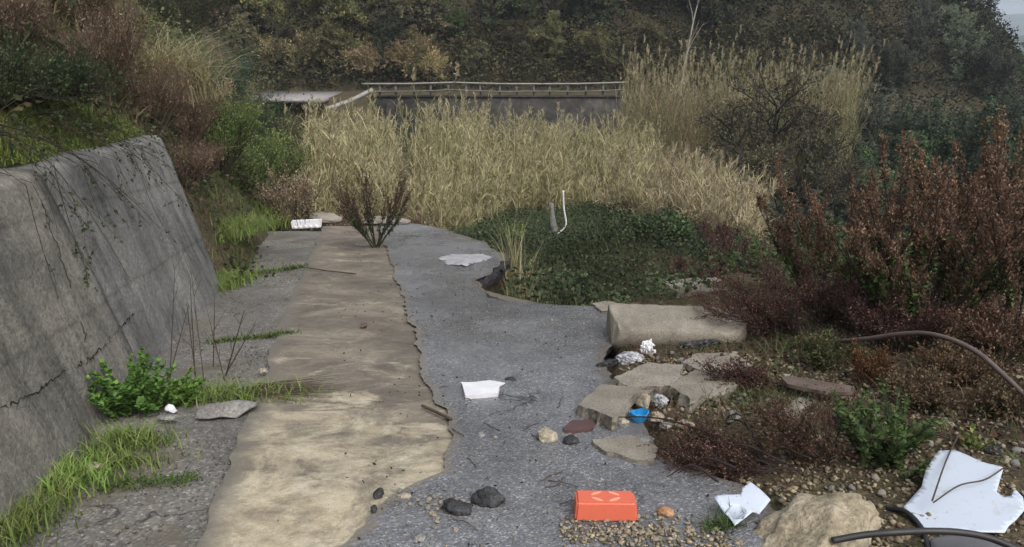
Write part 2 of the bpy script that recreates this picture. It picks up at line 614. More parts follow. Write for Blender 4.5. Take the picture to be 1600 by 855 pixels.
def asphalt_mat(name, cols, aggr, rough, stain=None, edge=False):
    m, nt, b = new_mat(name)
    v = coords(nt, 'Object')
    n0 = noise(nt, v, 0.8, 5, 0.6)
    n1 = noise(nt, v, 7, 5, 0.6)
    vo = N(nt, 'ShaderNodeTexVoronoi', Scale=aggr)
    nt.links.new(v, vo.inputs['Vector'])
    sp = nt.nodes.new('ShaderNodeSeparateColor')
    nt.links.new(vo.outputs['Color'], sp.inputs[0])
    agg = ramp(nt, sp.outputs[0], [(0.0, (0.45, 0.45, 0.46)), (0.45, (0.88, 0.88, 0.88)), (0.8, (1.3, 1.3, 1.3)), (0.93, (1.9, 1.88, 1.85)), (1.0, (3.0, 2.9, 2.8))])
    c = ramp(nt, n0, [(0.3, cols[0]), (0.5, cols[1]), (0.7, cols[2])])
    c = mixc(nt, 0.6, c, agg, 'MULTIPLY')
    c = mixc(nt, 0.5, c, ramp(nt, n1, [(0.3, (0.65, 0.65, 0.66)), (0.7, (1.25, 1.23, 1.2))]), 'MULTIPLY')
    # cracks
    vd = nt.nodes.new('ShaderNodeVectorMath')
    vd.operation = 'ADD'
    nz = N(nt, 'ShaderNodeTexNoise', Scale=2.2, Detail=5.0)
    nt.links.new(v, nz.inputs['Vector'])
    nt.links.new(v, vd.inputs[0])
    nt.links.new(nz.outputs['Color'], vd.inputs[1])
    vc = N(nt, 'ShaderNodeTexVoronoi', feature='DISTANCE_TO_EDGE', Scale=0.75)
    nt.links.new(vd.outputs[0], vc.inputs['Vector'])
    cr = ramp(nt, vc.outputs['Distance'], [(0.0, (0.25, 0.24, 0.23)), (0.006, (0.5, 0.5, 0.5)), (0.016, (1, 1, 1))])
    gate = ramp(nt, noise(nt, v, 0.9, 2), [(0.48, (0, 0, 0)), (0.56, (1, 1, 1))])
    c = mixc(nt, gate, c, mixc(nt, 1, c, cr, 'MULTIPLY'))
    if stain:
        st = ramp(nt, noise(nt, v, 1.7, 6, 0.65, 0.5), [(0.50, (0, 0, 0)), (0.68, (1, 1, 1))])
        c = mixc(nt, st, c, stain)
    if edge:
        # silt and crumbs washed in from both edges (UV holds the distance to each edge in metres)
        ux = nt.nodes.new('ShaderNodeSeparateXYZ')
        nt.links.new(coords(nt, 'UV'), ux.inputs[0])
        ne = noise(nt, v, 5.5, 7, 0.7, 0.6)
        for sock, wd, colr in (('X', .13, (0.19, 0.165, 0.13)), ('Y', .20, (0.12, 0.10, 0.075))):
            q = N(nt, 'ShaderNodeMath', operation='DIVIDE')
            nt.links.new(ux.outputs[sock], q.inputs[0])
            q.inputs[1].default_value = wd
            sb = N(nt, 'ShaderNodeMath', operation='SUBTRACT')
            nt.links.new(ne, sb.inputs[0])
            nt.links.new(q.outputs[0], sb.inputs[1])
            c = mixc(nt, ramp(nt, sb.outputs[0], [(0.02, (0, 0, 0)), (0.22, (.5, .5, .5)), (0.55, (.85, .85, .85))]), c, colr)
        # damp darker drifts
        dm = ramp(nt, noise(nt, coords(nt, 'Object', (1.0, .35, 1)), 1.4, 6, 0.65, 0.8), [(0.52, (0, 0, 0)), (0.64, (.55, .55, .55))])
        c = mixc(nt, dm, c, mixc(nt, 1, c, (0.62, 0.62, 0.63), 'MULTIPLY'))
    nt.links.new(c, b.inputs['Base Color'])
    rr = ramp(nt, n0, [(0.35, (rough - .15,) * 3), (0.65, (rough + .1,) * 3)])
    nt.links.new(rr, b.inputs['Roughness'])
    b.inputs['Specular IOR Level'].default_value = 0.5
    bump(nt, b, vo.outputs['Distance'], 0.55, 0.006)
    return m


def strip_mat():
    m, nt, b = new_mat('weathered_concrete')
    rot = math.atan(0.2)
    v = coords(nt, 'Object')
    vb = coords(nt, 'Object', (1.0, 1.55, 1), (0, 0, -rot))
    nb = noise(nt, vb, 1.7, 9, 0.72, .5)           # weathered bands across the strip
    nc = noise(nt, vb, 2.3, 10, 0.74, .55)
    n1 = noise(nt, v, 1.1, 5, 0.6, 0.3)
    n2 = noise(nt, v, 26, 5, 0.7)
    n3 = noise(nt, v, 110, 3, 0.6)
    base = ramp(nt, nb, [(0.34, (0.095, 0.082, 0.068)), (0.47, (0.155, 0.134, 0.106)), (0.58, (0.225, 0.195, 0.15)), (0.72, (0.31, 0.27, 0.21))])
    sx = nt.nodes.new('ShaderNodeSeparateXYZ')
    nt.links.new(v, sx.inputs[0])
    # scoured cream patches, more of them on the nearer stretch
    mr = N(nt, 'ShaderNodeMapRange')
    mr.inputs['From Min'].default_value = 5.0
    mr.inputs['From Max'].default_value = 2.4
    mr.inputs['To Min'].default_value = -0.05
    mr.inputs['To Max'].default_value = 0.235
    nt.links.new(sx.outputs['Y'], mr.inputs['Value'])
    ad = N(nt, 'ShaderNodeMath', operation='ADD')
    nt.links.new(nc, ad.inputs[0])
    nt.links.new(mr.outputs[0], ad.inputs[1])
    patch = ramp(nt, ad.outputs[0], [(0.52, (0, 0, 0)), (0.58, (0.45, 0.45, 0.45)), (0.64, (0.7, 0.7, 0.7)), (0.75, (.95, .95, .95))])
    cream = ramp(nt, noise(nt, v, 3.5, 7, 0.7, 0.9), [(0.34, (0.32, 0.27, 0.185)), (0.48, (0.46, 0.40, 0.28)), (0.62, (0.55, 0.49, 0.36)), (0.72, (0.60, 0.555, 0.45))])
    c = mixc(nt, patch, base, cream)
    dirt = ramp(nt, noise(nt, v, 2.4, 10, 0.78, .5), [(0.50, (0, 0, 0)), (0.58, (0.55, 0.55, 0.55)), (0.7, (0.85, 0.85, 0.85))])
    c = mixc(nt, dirt, c, (0.13, 0.112, 0.088))
    c = mixc(nt, 0.6, c, ramp(nt, n2, [(0.3, (0.72, 0.71, 0.7)), (0.5, (1, 1, 1)), (0.72, (1.2, 1.18, 1.15))]), 'MULTIPLY')
    c = mixc(nt, 0.6, c, ramp(nt, n3, [(0.35, (0.75, 0.75, 0.75)), (0.65, (1.15, 1.15, 1.15))]), 'MULTIPLY')
    ux = nt.nodes.new('ShaderNodeSeparateXYZ')
    nt.links.new(coords(nt, 'UV'), ux.inputs[0])
    q = N(nt, 'ShaderNodeMath', operation='MULTIPLY_ADD')
    nt.links.new(ux.outputs['X'], q.inputs[0])
    q.inputs[1].default_value = -3.2
    nt.links.new(noise(nt, v, 4.5, 7, 0.7, 0.6), q.inputs[2])
    c = mixc(nt, ramp(nt, q.outputs[0], [(0.08, (0, 0, 0)), (0.3, (.6, .6, .6)), (0.5, (.95, .95, .95))]), c, (0.14, 0.128, 0.108))
    grit = ramp(nt, noise(nt, v, 160, 2, 0.5), [(0.66, (0, 0, 0)), (0.72, (.8, .8, .8))])
    c = mixc(nt, grit, c, (0.09, 0.08, 0.065))
    nt.links.new(c, b.inputs['Base Color'])
    b.inputs['Roughness'].default_value = 0.75
    b.inputs['Specular IOR Level'].default_value = 0.3
    a = nt.nodes.new('ShaderNodeMath')
    nt.links.new(nb, a.inputs[0])
    nt.links.new(n2, a.inputs[1])
    bump(nt, b, a.outputs[0], 0.5, 0.015)
    return m


M_asph = asphalt_mat('asphalt', [(0.105, 0.107, 0.113), (0.155, 0.158, 0.166), (0.205, 0.208, 0.217)], 110, 0.32, edge=True)
M_gut = asphalt_mat('old_asphalt', [(0.095, 0.09, 0.08), (0.145, 0.138, 0.123), (0.19, 0.182, 0.162)], 78, 0.8, (0.11, 0.092, 0.065))
M_strip = strip_mat()
road_sheet('road_gutter', -3, 12.4, 0.06, lambda y: xw(y) - 0.12, lambda y: cs_left(y) + 0.25, -0.030, M_gut, 36, 0.02, seed=2)
road_sheet('road_concrete_strip', -3, 12.9, 0.03, cs_left, lambda y: cs_right(y) + 0.3, -0.012, M_strip, 40, 0.008, seed=5)
road_sheet('road_asphalt', -3, 13.3, 0.025, cs_right, lambda y: xr(y) + jag(y, 0.05, 3, 9) + jag(y, 0.03, 14, 10), 0.006, M_asph, 90, 0.006, skirt=0.11, seed=1)


# ------------------------------------------------------------------ retaining wall
def wall_mat():
    m, nt, b = new_mat('wall_concrete')
    v = coords(nt, 'UV')
    vs = coords(nt, 'UV', (3.0, 0.5, 1))
    n1 = noise(nt, v, 1.3, 6, 0.65, 0.4)
    n2 = noise(nt, vs, 2.0, 5, 0.65)
    n3 = noise(nt, v, 30, 5, 0.7)
    c = ramp(nt, n1, [(0.30, (0.10, 0.099, 0.095)), (0.5, (0.172, 0.169, 0.16)), (0.70, (0.265, 0.258, 0.24))])
    c = mixc(nt, 0.75, c, ramp(nt, n2, [(0.34, (0.45, 0.45, 0.44)), (0.5, (1, 1, 1)), (0.66, (1.35, 1.33, 1.27))]), 'MULTIPLY')
    c = mixc(nt, 0.9, c, ramp(nt, n3, [(0.3, (0.62, 0.62, 0.62)), (0.52, (1, 1, 1)), (0.72, (1.45, 1.42, 1.35))]), 'MULTIPLY')
    sx = nt.nodes.new('ShaderNodeSeparateXYZ')
    nt.links.new(v, sx.inputs[0])
    # brown earth wash on the older, nearer length
    mr = N(nt, 'ShaderNodeMapRange')
    mr.inputs['From Min'].default_value = 4.9
    mr.inputs['From Max'].default_value = 4.5
    nt.links.new(sx.outputs['X'], mr.inputs['Value'])
    br = mixc(nt, 1, c, (1.02, 0.98, 0.90), 'MULTIPLY')
    c = mixc(nt, mr.outputs[0], c, br)
    # lift joints
    w = N(nt, 'ShaderNodeTexNoise', Scale=4.0)
    nt.links.new(v, w.inputs['Vector'])
    for hh in (0.52, 1.12):
        a = N(nt, 'ShaderNodeMath', operation='MULTIPLY_ADD')
        nt.links.new(w.outputs[0], a.inputs[0])
        a.inputs[1].default_value = 0.05
        nt.links.new(sx.outputs['Y'], a.inputs[2])
        s = N(nt, 'ShaderNodeMath', operation='SUBTRACT')
        nt.links.new(a.outputs[0], s.inputs[0])
        s.inputs[1].default_value = hh + .025
        ab = N(nt, 'ShaderNodeMath', operation='ABSOLUTE')
        nt.links.new(s.outputs[0], ab.inputs[0])
        ln = ramp(nt, ab.outputs[0], [(0.0, (0.45, 0.44, 0.42)), (0.012, (0.75, 0.75, 0.73)), (0.03, (1, 1, 1))])
        c = mixc(nt, 0.5, c, ln, 'MULTIPLY')
    # moss and algae
    ms = ramp(nt, noise(nt, v, 2.4, 7, 0.7), [(0.6, (0, 0, 0)), (0.74, (0.6, 0.6, 0.6))])
    c = mixc(nt, ms, c, (0.05, 0.055, 0.035))
    nt.links.new(c, b.inputs['Base Color'])
    b.inputs['Roughness'].default_value = 0.85
    b.inputs['Specular IOR Level'].default_value = 0.25
    a = nt.nodes.new('ShaderNodeMath')
    nt.links.new(n1, a.inputs[0])
    nt.links.new(n3, a.inputs[1])
    bump(nt, b, a.outputs[0], 0.9, 0.03)
    return m


M_wall = wall_mat()


def wall_part(name, y0, y1, out, parent, lab=None, seed=0, endcap=True):
    ys = np.linspace(y0, y1, max(8, int((y1 - y0) / 0.05)))
    # profile from the foot up, over the rounded arris, back along the top, down the back
    hs = [(-0.25, 0.0)] + [(t, 0.0) for t in np.linspace(0, 0.97, 30)] + [(0.985, 0.012), (1.0, 0.045)]
    hgt = lambda y: (0.80 - 0.07 * (y - 4.06)) - (-SL * y)
    rows = []
    uv = []
    for t, bk in hs:
        rows.append((xw(ys) + out - 0.42 * t - bk, ys, -SL * ys + hgt(ys) * t))
        uv.append(np.stack([ys, hgt(ys) * t], -1))
    for bk in (0.16, 0.3, 0.34):
        rows.append((xw(ys) + out - 0.42 - bk, ys, -SL * ys + hgt(ys) * (1.0 if bk < .33 else 0.2)))
        uv.append(np.stack([ys, hgt(ys) + bk], -1))
    X, Y, Z = (np.stack([r[i] for r in rows], 0) for i in range(3))
    uv = np.stack(uv, 0)
    d = 0.03 * fbm(Y, uv[:, :, 1], 1.6, 5, seed) + 0.010 * fbm(Y, uv[:, :, 1], 9, 3, seed + 1)
    for hh in (0.52, 1.12):
        d = d - 0.006 * np.exp(-((uv[:, :, 1] - hh - 0.02 * vnoise(Y, Y * 0, 3, seed)) / 0.015) ** 2)
    X = X + d
    Z = Z + np.where(uv[:, :, 1] > hgt(Y) - .02, 0.02 * fbm(Y, X, 3, 3, seed + 4), 0)
    # close both ends
    def cap(X, Y, Z, uv, end):
        k = -1 if end else 0
        xs = np.linspace(0, 1, 2)
        return X, Y, Z
    bm = bmesh.new()
    me = grid_mesh(name, X.T.copy(), Y.T.copy(), Z.T.copy(), M_wall, uv.transpose(1, 0, 2).copy())
    bm.from_mesh(me)
    bm.verts.ensure_lookup_table()
    nr = len(hs) + 3
    for k in (0, len(ys) - 1):
        loop = [bm.verts[k * nr + j] for j in range(nr)]
        try:
            f = bm.faces.new(loop if k else loop[::-1])
            uvl = bm.loops.layers.uv.active
            for lp in f.loops:
                lp[uvl].uv = (lp.vert.co.y - lp.vert.co.x, lp.vert.co.z + SL * lp.vert.co.y)
        except ValueError:
            pass
    bm.to_mesh(me)
    bm.free()
    o = link(name, me, parent)
    if lab:
        o['label'] = lab
    return o


wall = thing('retaining_wall', 'leaning weathered concrete retaining wall along the edge of the broken road', 'wall', (0, 0, 0))
wall_part('wall_panel', -1.5, 4.62, 0.05, wall, 'nearer brownish wall panel standing slightly proud', 3)
wall_part('wall_panel', 4.63, 7.62, 0.0, wall, 'farther dark grey wall panel with the sloping end', 9)

# ------------------------------------------------------------------ rocks and rubble builders
M_stone = rocky('pale_stone', [(0.20, 0.17, 0.12), (0.32, 0.28, 0.21), (0.42, 0.38, 0.30)], 9, 70)
M_stone2 = rocky('grey_stone', [(0.12, 0.115, 0.11), (0.2, 0.195, 0.185), (0.3, 0.29, 0.27)], 9, 70)
M_darkr = rocky('asphalt_lump', [(0.018, 0.018, 0.02), (0.04, 0.04, 0.042), (0.085, 0.085, 0.088)], 14, 90, 0.6, 0.9)
M_conc = rocky('broken_concrete', [(0.17, 0.15, 0.12), (0.235, 0.21, 0.175), (0.29, 0.265, 0.225)], 5, 80, 0.85, 0.35)
M_conc2 = rocky('smooth_concrete', [(0.17, 0.15, 0.118), (0.225, 0.202, 0.163), (0.28, 0.255, 0.21)], 4, 90, 0.75, 0.15)


def rock_mesh(name, seed, dims, mat, sub=3, cuts=7, rough=0.12):
    bm = bmesh.new()
    bmesh.ops.create_icosphere(bm, subdivisions=sub, radius=1)
    r = random.Random(seed)
    planes = [(Vector((r.gauss(0, 1), r.gauss(0, 1), r.gauss(0, 1))).normalized(), r.uniform(0.55, 0.85)) for _ in range(cuts)]
    off = Vector((seed * 3.7, seed * 1.3, 0))
    for v in bm.verts:
        for n, d in planes:
            e = v.co.dot(n) - d
            if e > 0:
                v.co -= n * e * 0.92
        v.co *= 1 + rough * mnoise.noise(v.co * 2.1 + off) + rough * .5 * mnoise.noise(v.co * 5.5 + off)
        v.co = Vector((v.co.x * dims[0], v.co.y * dims[1], v.co.z * dims[2]))
    me = bpy.data.meshes.new(name)
    bm.to_mesh(me)
    bm.free()
    for p in me.polygons:
        p.use_smooth = True
    me.materials.append(mat)
    return me


def cdt_sheet(name, outline, mat, thick, zf=None, step=0.03, jitter=0.0, seed=0, edge_in=0.0):
    """a closed sheet: outline (n,2), filled, top z = zf(x,y), a bottom thick below, rough sides"""
    r = random.Random(seed)
    o = []
    n = len(outline)
    for a in range(n):
        p, q = np.array(outline[a], float), np.array(outline[(a + 1) % n], float)
        L = np.linalg.norm(q - p)
        k = max(1, int(L / step))
        for j in range(k):
            w = p + (q - p) * (j / k)
            o.append(Vector((w[0] + r.gauss(0, jitter), w[1] + r.gauss(0, jitter))))
    xs = [p.x for p in o]
    ys = [p.y for p in o]
    inner = []
    st = max(step * 1.4, (max(xs) - min(xs)) / 26)
    x = min(xs)
    while x < max(xs):
        y = min(ys)
        while y < max(ys):
            inner.append(Vector((x + r.uniform(-.2, .2) * st, y + r.uniform(-.2, .2) * st)))
            y += st
        x += st
    k = len(o)
    pts = o + inner
    vs, es, fs, ov, _, _ = mgeo.delaunay_2d_cdt(pts, [], [list(range(k))], 1, 1e-5)
    zf = zf or (lambda a, b: 0.0)
    bm = bmesh.new()
    top = [bm.verts.new((p.x, p.y, zf(p.x, p.y))) for p in vs]
    for f in fs:
        try:
            bm.faces.new([top[i] for i in f])
        except ValueError:
            pass
    for f in bm.faces:
        f.normal_update()
    if bm.faces and sum(f.normal.z for f in bm.faces) < 0:
        bmesh.ops.reverse_faces(bm, faces=bm.faces[:])
    for v in [v for v in bm.verts if not v.link_faces]:
        bm.verts.remove(v)
    be = [e for e in bm.edges if e.is_boundary]
    cx, cy = sum(xs) / len(xs), sum(ys) / len(ys)
    levels = 3 if thick > 0.03 else 1
    cur = be
    for lv in range(levels):
        ret = bmesh.ops.extrude_edge_only(bm, edges=cur)
        nv = [g for g in ret['geom'] if isinstance(g, bmesh.types.BMVert)]
        cur = [g for g in ret['geom'] if isinstance(g, bmesh.types.BMEdge)]
        for v in nv:
            v.co.z -= thick / levels
            s = 1 + edge_in * r.uniform(-1.0, 1.0)
            v.co.x = cx + (v.co.x - cx) * s
            v.co.y = cy + (v.co.y - cy) * s
            if levels > 1:
                v.co.z += r.uniform(-.12, .12) * thick
    bmesh.ops.contextual_create(bm, geom=cur)
    bmesh.ops.recalc_face_normals(bm, faces=bm.faces[:])
    me = bpy.data.meshes.new(name)
    bm.to_mesh(me)
    bm.free()
    me.materials.append(mat)
    return me


def slab_px(name, pts, lift, thick, mat, label, cat, tilt=(0, 0), jitter=0.006, edge_in=0.05, zf=None, step=0.03, seed=1, group=None, smooth=False, parent=None):
    """outline seen in the photo, laid on a plane lift above the road and tilted by (dx, dy)"""
    c = np.mean([on_road(u, v, lift) for u, v in pts], 0)
    W = []
    for u, v in pts:
        d = ray(u, v)
        # plane: z = c.z + (-SL+tilt_y)*(y-cy) + tilt_x*(x-cx)
        a, bb = tilt[0], -SL + tilt[1]
        num = c[2] - EYE - bb * c[1] - a * c[0]
        t = num / (d[2] - bb * d[1] - a * d[0])
        W.append(np.array([0, 0, EYE]) + d * t)
    W = np.array(W)
    loc = W.mean(0)
    a, bb = tilt[0], -SL + tilt[1]
    fz = lambda x, y: a * x + bb * y + (zf(x, y) if zf else 0)
    me = cdt_sheet(name, [(p[0] - loc[0], p[1] - loc[1]) for p in W], mat, thick, fz, step, jitter, seed, edge_in)
    if smooth:
        for p in me.polygons:
            p.use_smooth = True
    o = link(name, me, parent, loc)
    if label:
        tag(o, label, cat, group)
    return o


def tube_obj(name, pts, r, mat, label=None, cat=None, sides=10, parent=None, group=None):
    """a smooth tube through world points (Catmull-Rom), ends closed"""
    P = [np.array(p, float) for p in pts]
    P = [2 * P[0] - P[1]] + P + [2 * P[-1] - P[-2]]
    C = []
    for i in range(1, len(P) - 2):
        for t in np.linspace(0, 1, 10, endpoint=False):
            a, b_, c_, d_ = P[i - 1], P[i], P[i + 1], P[i + 2]
            C.append(.5 * (2 * b_ + (c_ - a) * t + (2 * a - 5 * b_ + 4 * c_ - d_) * t ** 2 + (3 * b_ - a - 3 * c_ + d_) * t ** 3))
    C.append(P[-2])
    C = np.array(C)
    loc = C[0].copy() if parent is None else np.zeros(3)
    mb = MB()
    rad = np.full((1, len(C)), r) if np.isscalar(r) else np.interp(np.linspace(0, 1, len(C)), np.linspace(0, 1, len(r)), r)[None]
    mb.tubes((C - loc)[None], rad, np.array([[.2, .2, .2]]), sides)
    e = MB()
    me = mb.mesh(name, mat, True)
    bm = bmesh.new()
    bm.from_mesh(me)
    bmesh.ops.holes_fill(bm, edges=[x for x in bm.edges if x.is_boundary], sides=sides)
    bm.to_mesh(me)
    bm.free()
    o = link(name, me, parent, loc)
    if label:
        tag(o, label, cat, group)
    return o


# ------------------------------------------------------------------ the far road: wall, guardrail, fallen deck
M_farwall = rocky('stained_concrete', [(0.022, 0.020, 0.018), (0.042, 0.038, 0.034), (0.085, 0.076, 0.068)], 1.1, 5, 0.9, 0.3)
M_rail = plain('weathered_rail', (0.25, 0.24, 0.22), 0.6, 0.25)
M_rail2 = plain('dull_rail', (0.12, 0.115, 0.105), 0.7, 0.3)
M_deck = plain('pale_deck', (0.24, 0.225, 0.22), 0.8, 0.2)


def box_mb(mb, lo, hi, col=(.3, .3, .3)):
    x0, y0, z0 = lo
    x1, y1, z1 = hi
    V = [(x0, y0, z0), (x1, y0, z0), (x1, y1, z0), (x0, y1, z0), (x0, y0, z1), (x1, y0, z1), (x1, y1, z1), (x0, y1, z1)]
    mb.add(V, [(0, 3, 2, 1), (4, 5, 6, 7), (0, 1, 5, 4), (1, 2, 6, 5), (2, 3, 7, 6), (3, 0, 4, 7)], col)


def box_obj(name, lo, hi, mat, parent=None):
    mb = MB()
    box_mb(mb, lo, hi)
    return link(name, mb.mesh(name, mat), parent)


fw = thing('embankment_wall', 'long stained concrete wall under the guardrail behind the reeds', 'wall', (0, 45, -2.35))
mbw = MB()
xs_ = np.linspace(-8.1, 9.5, 45)
zz_ = np.linspace(0, -5.2, 14)
box_mb(mbw, (-8.1, 0, -5.6), (9.5, .35, -.02))
link('wall_face', mbw.mesh('wall_face', M_farwall), fw)
box_obj('coping', (-8.15, -.06, -.02), (9.55, .4, .08), M_farwall, fw)
for xb_ in (-7.15, -6.55):
    box_obj('buttress', (xb_ - .14, -.35, -5.6), (xb_ + .14, -.003, -.25), M_farwall, fw)
gr = thing('guardrail', 'pale post and rail guardrail on the far wall with intact rails', 'guardrail', (0, 45.2, -2.27))
for q0, q1 in ((-8.7, -3.4), (-3.4, 1.7), (1.7, 6.7)):
    zz = [.70 + .05 * math.sin(q0 * 3), .70 + .05 * math.sin(q1 * 3)]
    tube_obj('rail', [(q0, -.02, zz[0]), ((q0 + q1) / 2, -.02, sum(zz) / 2 - .03), (q1, -.02, zz[1])], .05, M_rail, sides=6, parent=gr)
    tube_obj('rail', [(q0, -.02, zz[0] - .42), ((q0 + q1) / 2, -.02, sum(zz) / 2 - .47), (q1, -.02, zz[1] - .42)], .045, M_rail2, sides=6, parent=gr)
post_m = MB()
box_mb(post_m, (-.055, -.05, -.05), (.055, .05, .66))
post_me = post_m.mesh('post', M_rail2)
for x_ in np.linspace(-7.7, 6.3, 15):
    po = link('post', post_me, gr, (x_ + rng.normal() * .06, 0.1, rng.normal() * .03))
    po.rotation_euler = (0, rng.normal() * .05, 0)
deck = thing('road_slab', 'pale hanging slab of the far road left of the guardrail', 'slab', (-12.4, 44, -2.45))
box_obj('slab_deck', (-2.9, 0, -.14), (1.7, 5.0, .09), M_deck, deck)
box_obj('slab_edge', (-2.95, -.1, -.10), (1.75, -.003, .10), M_rail, deck)
p0, p1 = at_y(512, 170, 42.5), at_y(581, 141, 44.6)
beam = tube_obj('fallen_rail', [p0, (p0 + p1) / 2 - np.array([0, 0, .08]), p1], 0.13, M_rail, 'pale broken rail slanting down off the end of the guardrail', 'rail', 6)
pg = [at_y(u, 156, 62) for u in (1306, 1330, 1352, 1378)]
tube_obj('barrier_rail', [pg[0], pg[1], pg[2] + np.array([0, 0, .12]), pg[3]], 0.13, M_rail, 'short white barrier rail glimpsed among grey trees on the hillside', 'barrier', 6)

# ------------------------------------------------------------------ reeds
def sx_(x, y):                                   # picture column of a ground point, for laying out the beds
    return 800 + F * x / (y * math.cos(PITCH) + 1.5)


STRAW = [(0.46, 0.395, 0.25), (0.315, 0.265, 0.155), (0.19, 0.172, 0.088), (0.115, 0.125, 0.055), (0.20, 0.14, 0.085)]


def reeds(name, pts, hgt, label, weights, leaf=14, lean=0.12, cols=STRAW, plume=0.3, lw=0.0095, fall=0.0, front=-99):
    n = len(pts)
    h = hgt * (0.58 + 0.5 * rng.random(n) ** 1.3) * (1 + .22 * vnoise(pts[:, 0], pts[:, 1], .8, 4)) * np.interp(pts[:, 1] - (front(sx_(pts[:, 0], pts[:, 1])) if callable(front) else front), [0, 3.5], [.40, 1.0])
    if callable(front):
        h = h * np.interp(sx_(pts[:, 0], pts[:, 1]), [480, 620, 800, 920, 1000, 1170], [.98, .96, .94, .86, .82, .66])
    lank = rng.random(n) < .10
    h = np.where(lank, h * 1.22, h)
    az = rng.random(n) * 2 * math.pi
    ln = np.stack([np.cos(az), np.sin(az), az * 0], 1) * (lean * rng.random(n) * 2)[:, None]
    ln[:, 0] += 0.05
    u = np.linspace(0, 1, 6)
    P = pts[:, None] + np.array([0, 0, 1.0]) * (h[:, None] * u)[..., None] + ln[:, None] * (h[:, None] * u ** 2)[..., None]
    # some canes have gone over
    fl = rng.random(n) < fall
    P[fl, :, 2] = pts[fl, None, 2] + (P[fl, :, 2] - pts[fl, None, 2]) * (1 - 0.6 * u[None] ** 1.5)
    mb = MB()
    mb.tubes(P, taper(n, 6, 0.016, 0.005), pal(n, cols, weights), 3)
    m = n * leaf
    s, T, i = on_lines(P, m, 0.06, 1.0)
    az = rng.random(m) * 2 * math.pi
    d = np.stack([np.cos(az), np.sin(az), az * 0], 1)
    L = (0.18 + 0.36 * rng.random(m)) * (0.8 if hgt < 2 else 1)
    upk = 0.5 + 1.2 * rng.random(m)
    dr = -0.3 + 0.75 * rng.random(m)
    q = np.linspace(0, 1, 4)
    LP = s[:, None] + d[:, None] * (L[:, None] * q * .85)[..., None] + np.array([0, 0, 1.0]) * (L[:, None] * (upk[:, None] * q * 1.6 - (dr + upk)[:, None] * q ** 2))[..., None]
    S = unit(np.cross(d, np.array([0, 0, 1.0])) + 0.6 * rdir(m))
    W = np.array([.5, 1, .7, .08])[None] * lw * (0.7 + 0.6 * rng.random(m))[:, None]
    base = pal(n, cols, weights, .12)
    gr_ = sstep(.0, .55, vnoise(pts[:, 0], pts[:, 1], .45, 14))[i][:, None] * .72
    C = np.clip((base[i] * 0.5 + pal(m, cols, weights) * 0.5) * (1 - gr_) + np.array([.15, .165, .055]) * gr_, .004, .9)
    mb.ribbons(LP, W, S, C)
    k = int(n * plume)
    if k:
        id_ = rng.choice(n, k, replace=False)
        tip = P[id_, -1]
        mm = k * 26
        j = np.repeat(np.arange(k), 26)
        D = unit(np.array([0.25, 0, 1.0]) + 0.35 * rng.normal(size=(mm, 3)))
        st = tip[j] + np.array([0, 0, .3]) * rng.random((mm, 1))
        mb.leaves(st, D, unit(np.cross(D, rdir(mm))), 0.15, 0.010, pal(mm, [(0.44, 0.39, 0.28), (0.34, 0.28, 0.19), (0.26, 0.2, 0.14)]))
    return tag(link(name, mb.mesh(name, M_dry)), label, 'reeds', None, 'stuff')


def scatter_px(n, quad, y_rng=None):
    pass


def region(n, f, xlim, ylim):
    out = []
    while sum(len(a) for a in out) < n:
        x = rng.uniform(*xlim, n * 2)
        y = rng.uniform(*ylim, n * 2)
        k = f(x, y)
        out.append(np.stack([x[k], y[k]], 1))
    a = np.concatenate(out)[:n]
    return np.concatenate([a, H(a[:, 0], a[:, 1])[:, None]], 1)


def front_of(u):                                # how near the reeds come, by column
    return np.interp(u, [470, 600, 690, 740, 830, 900, 960, 1050, 1120, 1200], [15.5, 15.2, 15.6, 18.5, 21.5, 21.8, 20.5, 18.0, 16.4, 16.0])


A = region(2500, lambda x, y: (sx_(x, y) > 478) & (sx_(x, y) < 1010) & ~((sx_(x, y) > 614) & (sx_(x, y) < 646) & (y > 17)) & (y > front_of(sx_(x, y)) + .8 * rng.random(len(x))), (-9, 5), (15, 29))
reeds('reed_bed', A, 2.95, 'tall straw yellow reed bed below the far guardrail', [4, 3.4, 1.8, 1.2, 1], 26, plume=.5, fall=.12, front=front_of)
A = region(1500, lambda x, y: (sx_(x, y) > 940) & (sx_(x, y) < 1185) & (y > front_of(sx_(x, y)) + .8 * rng.random(len(x))), (2, 11), (15.5, 28))
reeds('reed_bed', A, 2.35, 'pale leaning reeds at the lower right end of the reed bed', [4, 4, 1.4, .6, 1.6], 26, plume=.4, lean=.22, fall=.35, front=front_of)
A = region(900, lambda x, y: (sx_(x, y) > 965) & (sx_(x, y) < 1330), (3, 18), (30, 39))
A[:, 2] = np.maximum(A[:, 2], -4.6)
reeds('reed_bed', A, 4.5, 'tall tan and brown reed stand against the wooded hill', [.8, 1.8, 2.4, 1.7, 3.4], 24, plume=.7)
A = region(900, lambda x, y: (sx_(x, y) > 795) & (sx_(x, y) < 862) & (y > 7.2 + x) & (vnoise(x, y, 3, 4) > -.2), (-.3, .9), (8.3, 10.5))
mbg = MB()
blades_later = A

# ------------------------------------------------------------------ brambles and undergrowth
GREEN = [(0.042, 0.066, 0.03), (0.062, 0.09, 0.04), (0.11, 0.125, 0.06), (0.03, 0.045, 0.025)]


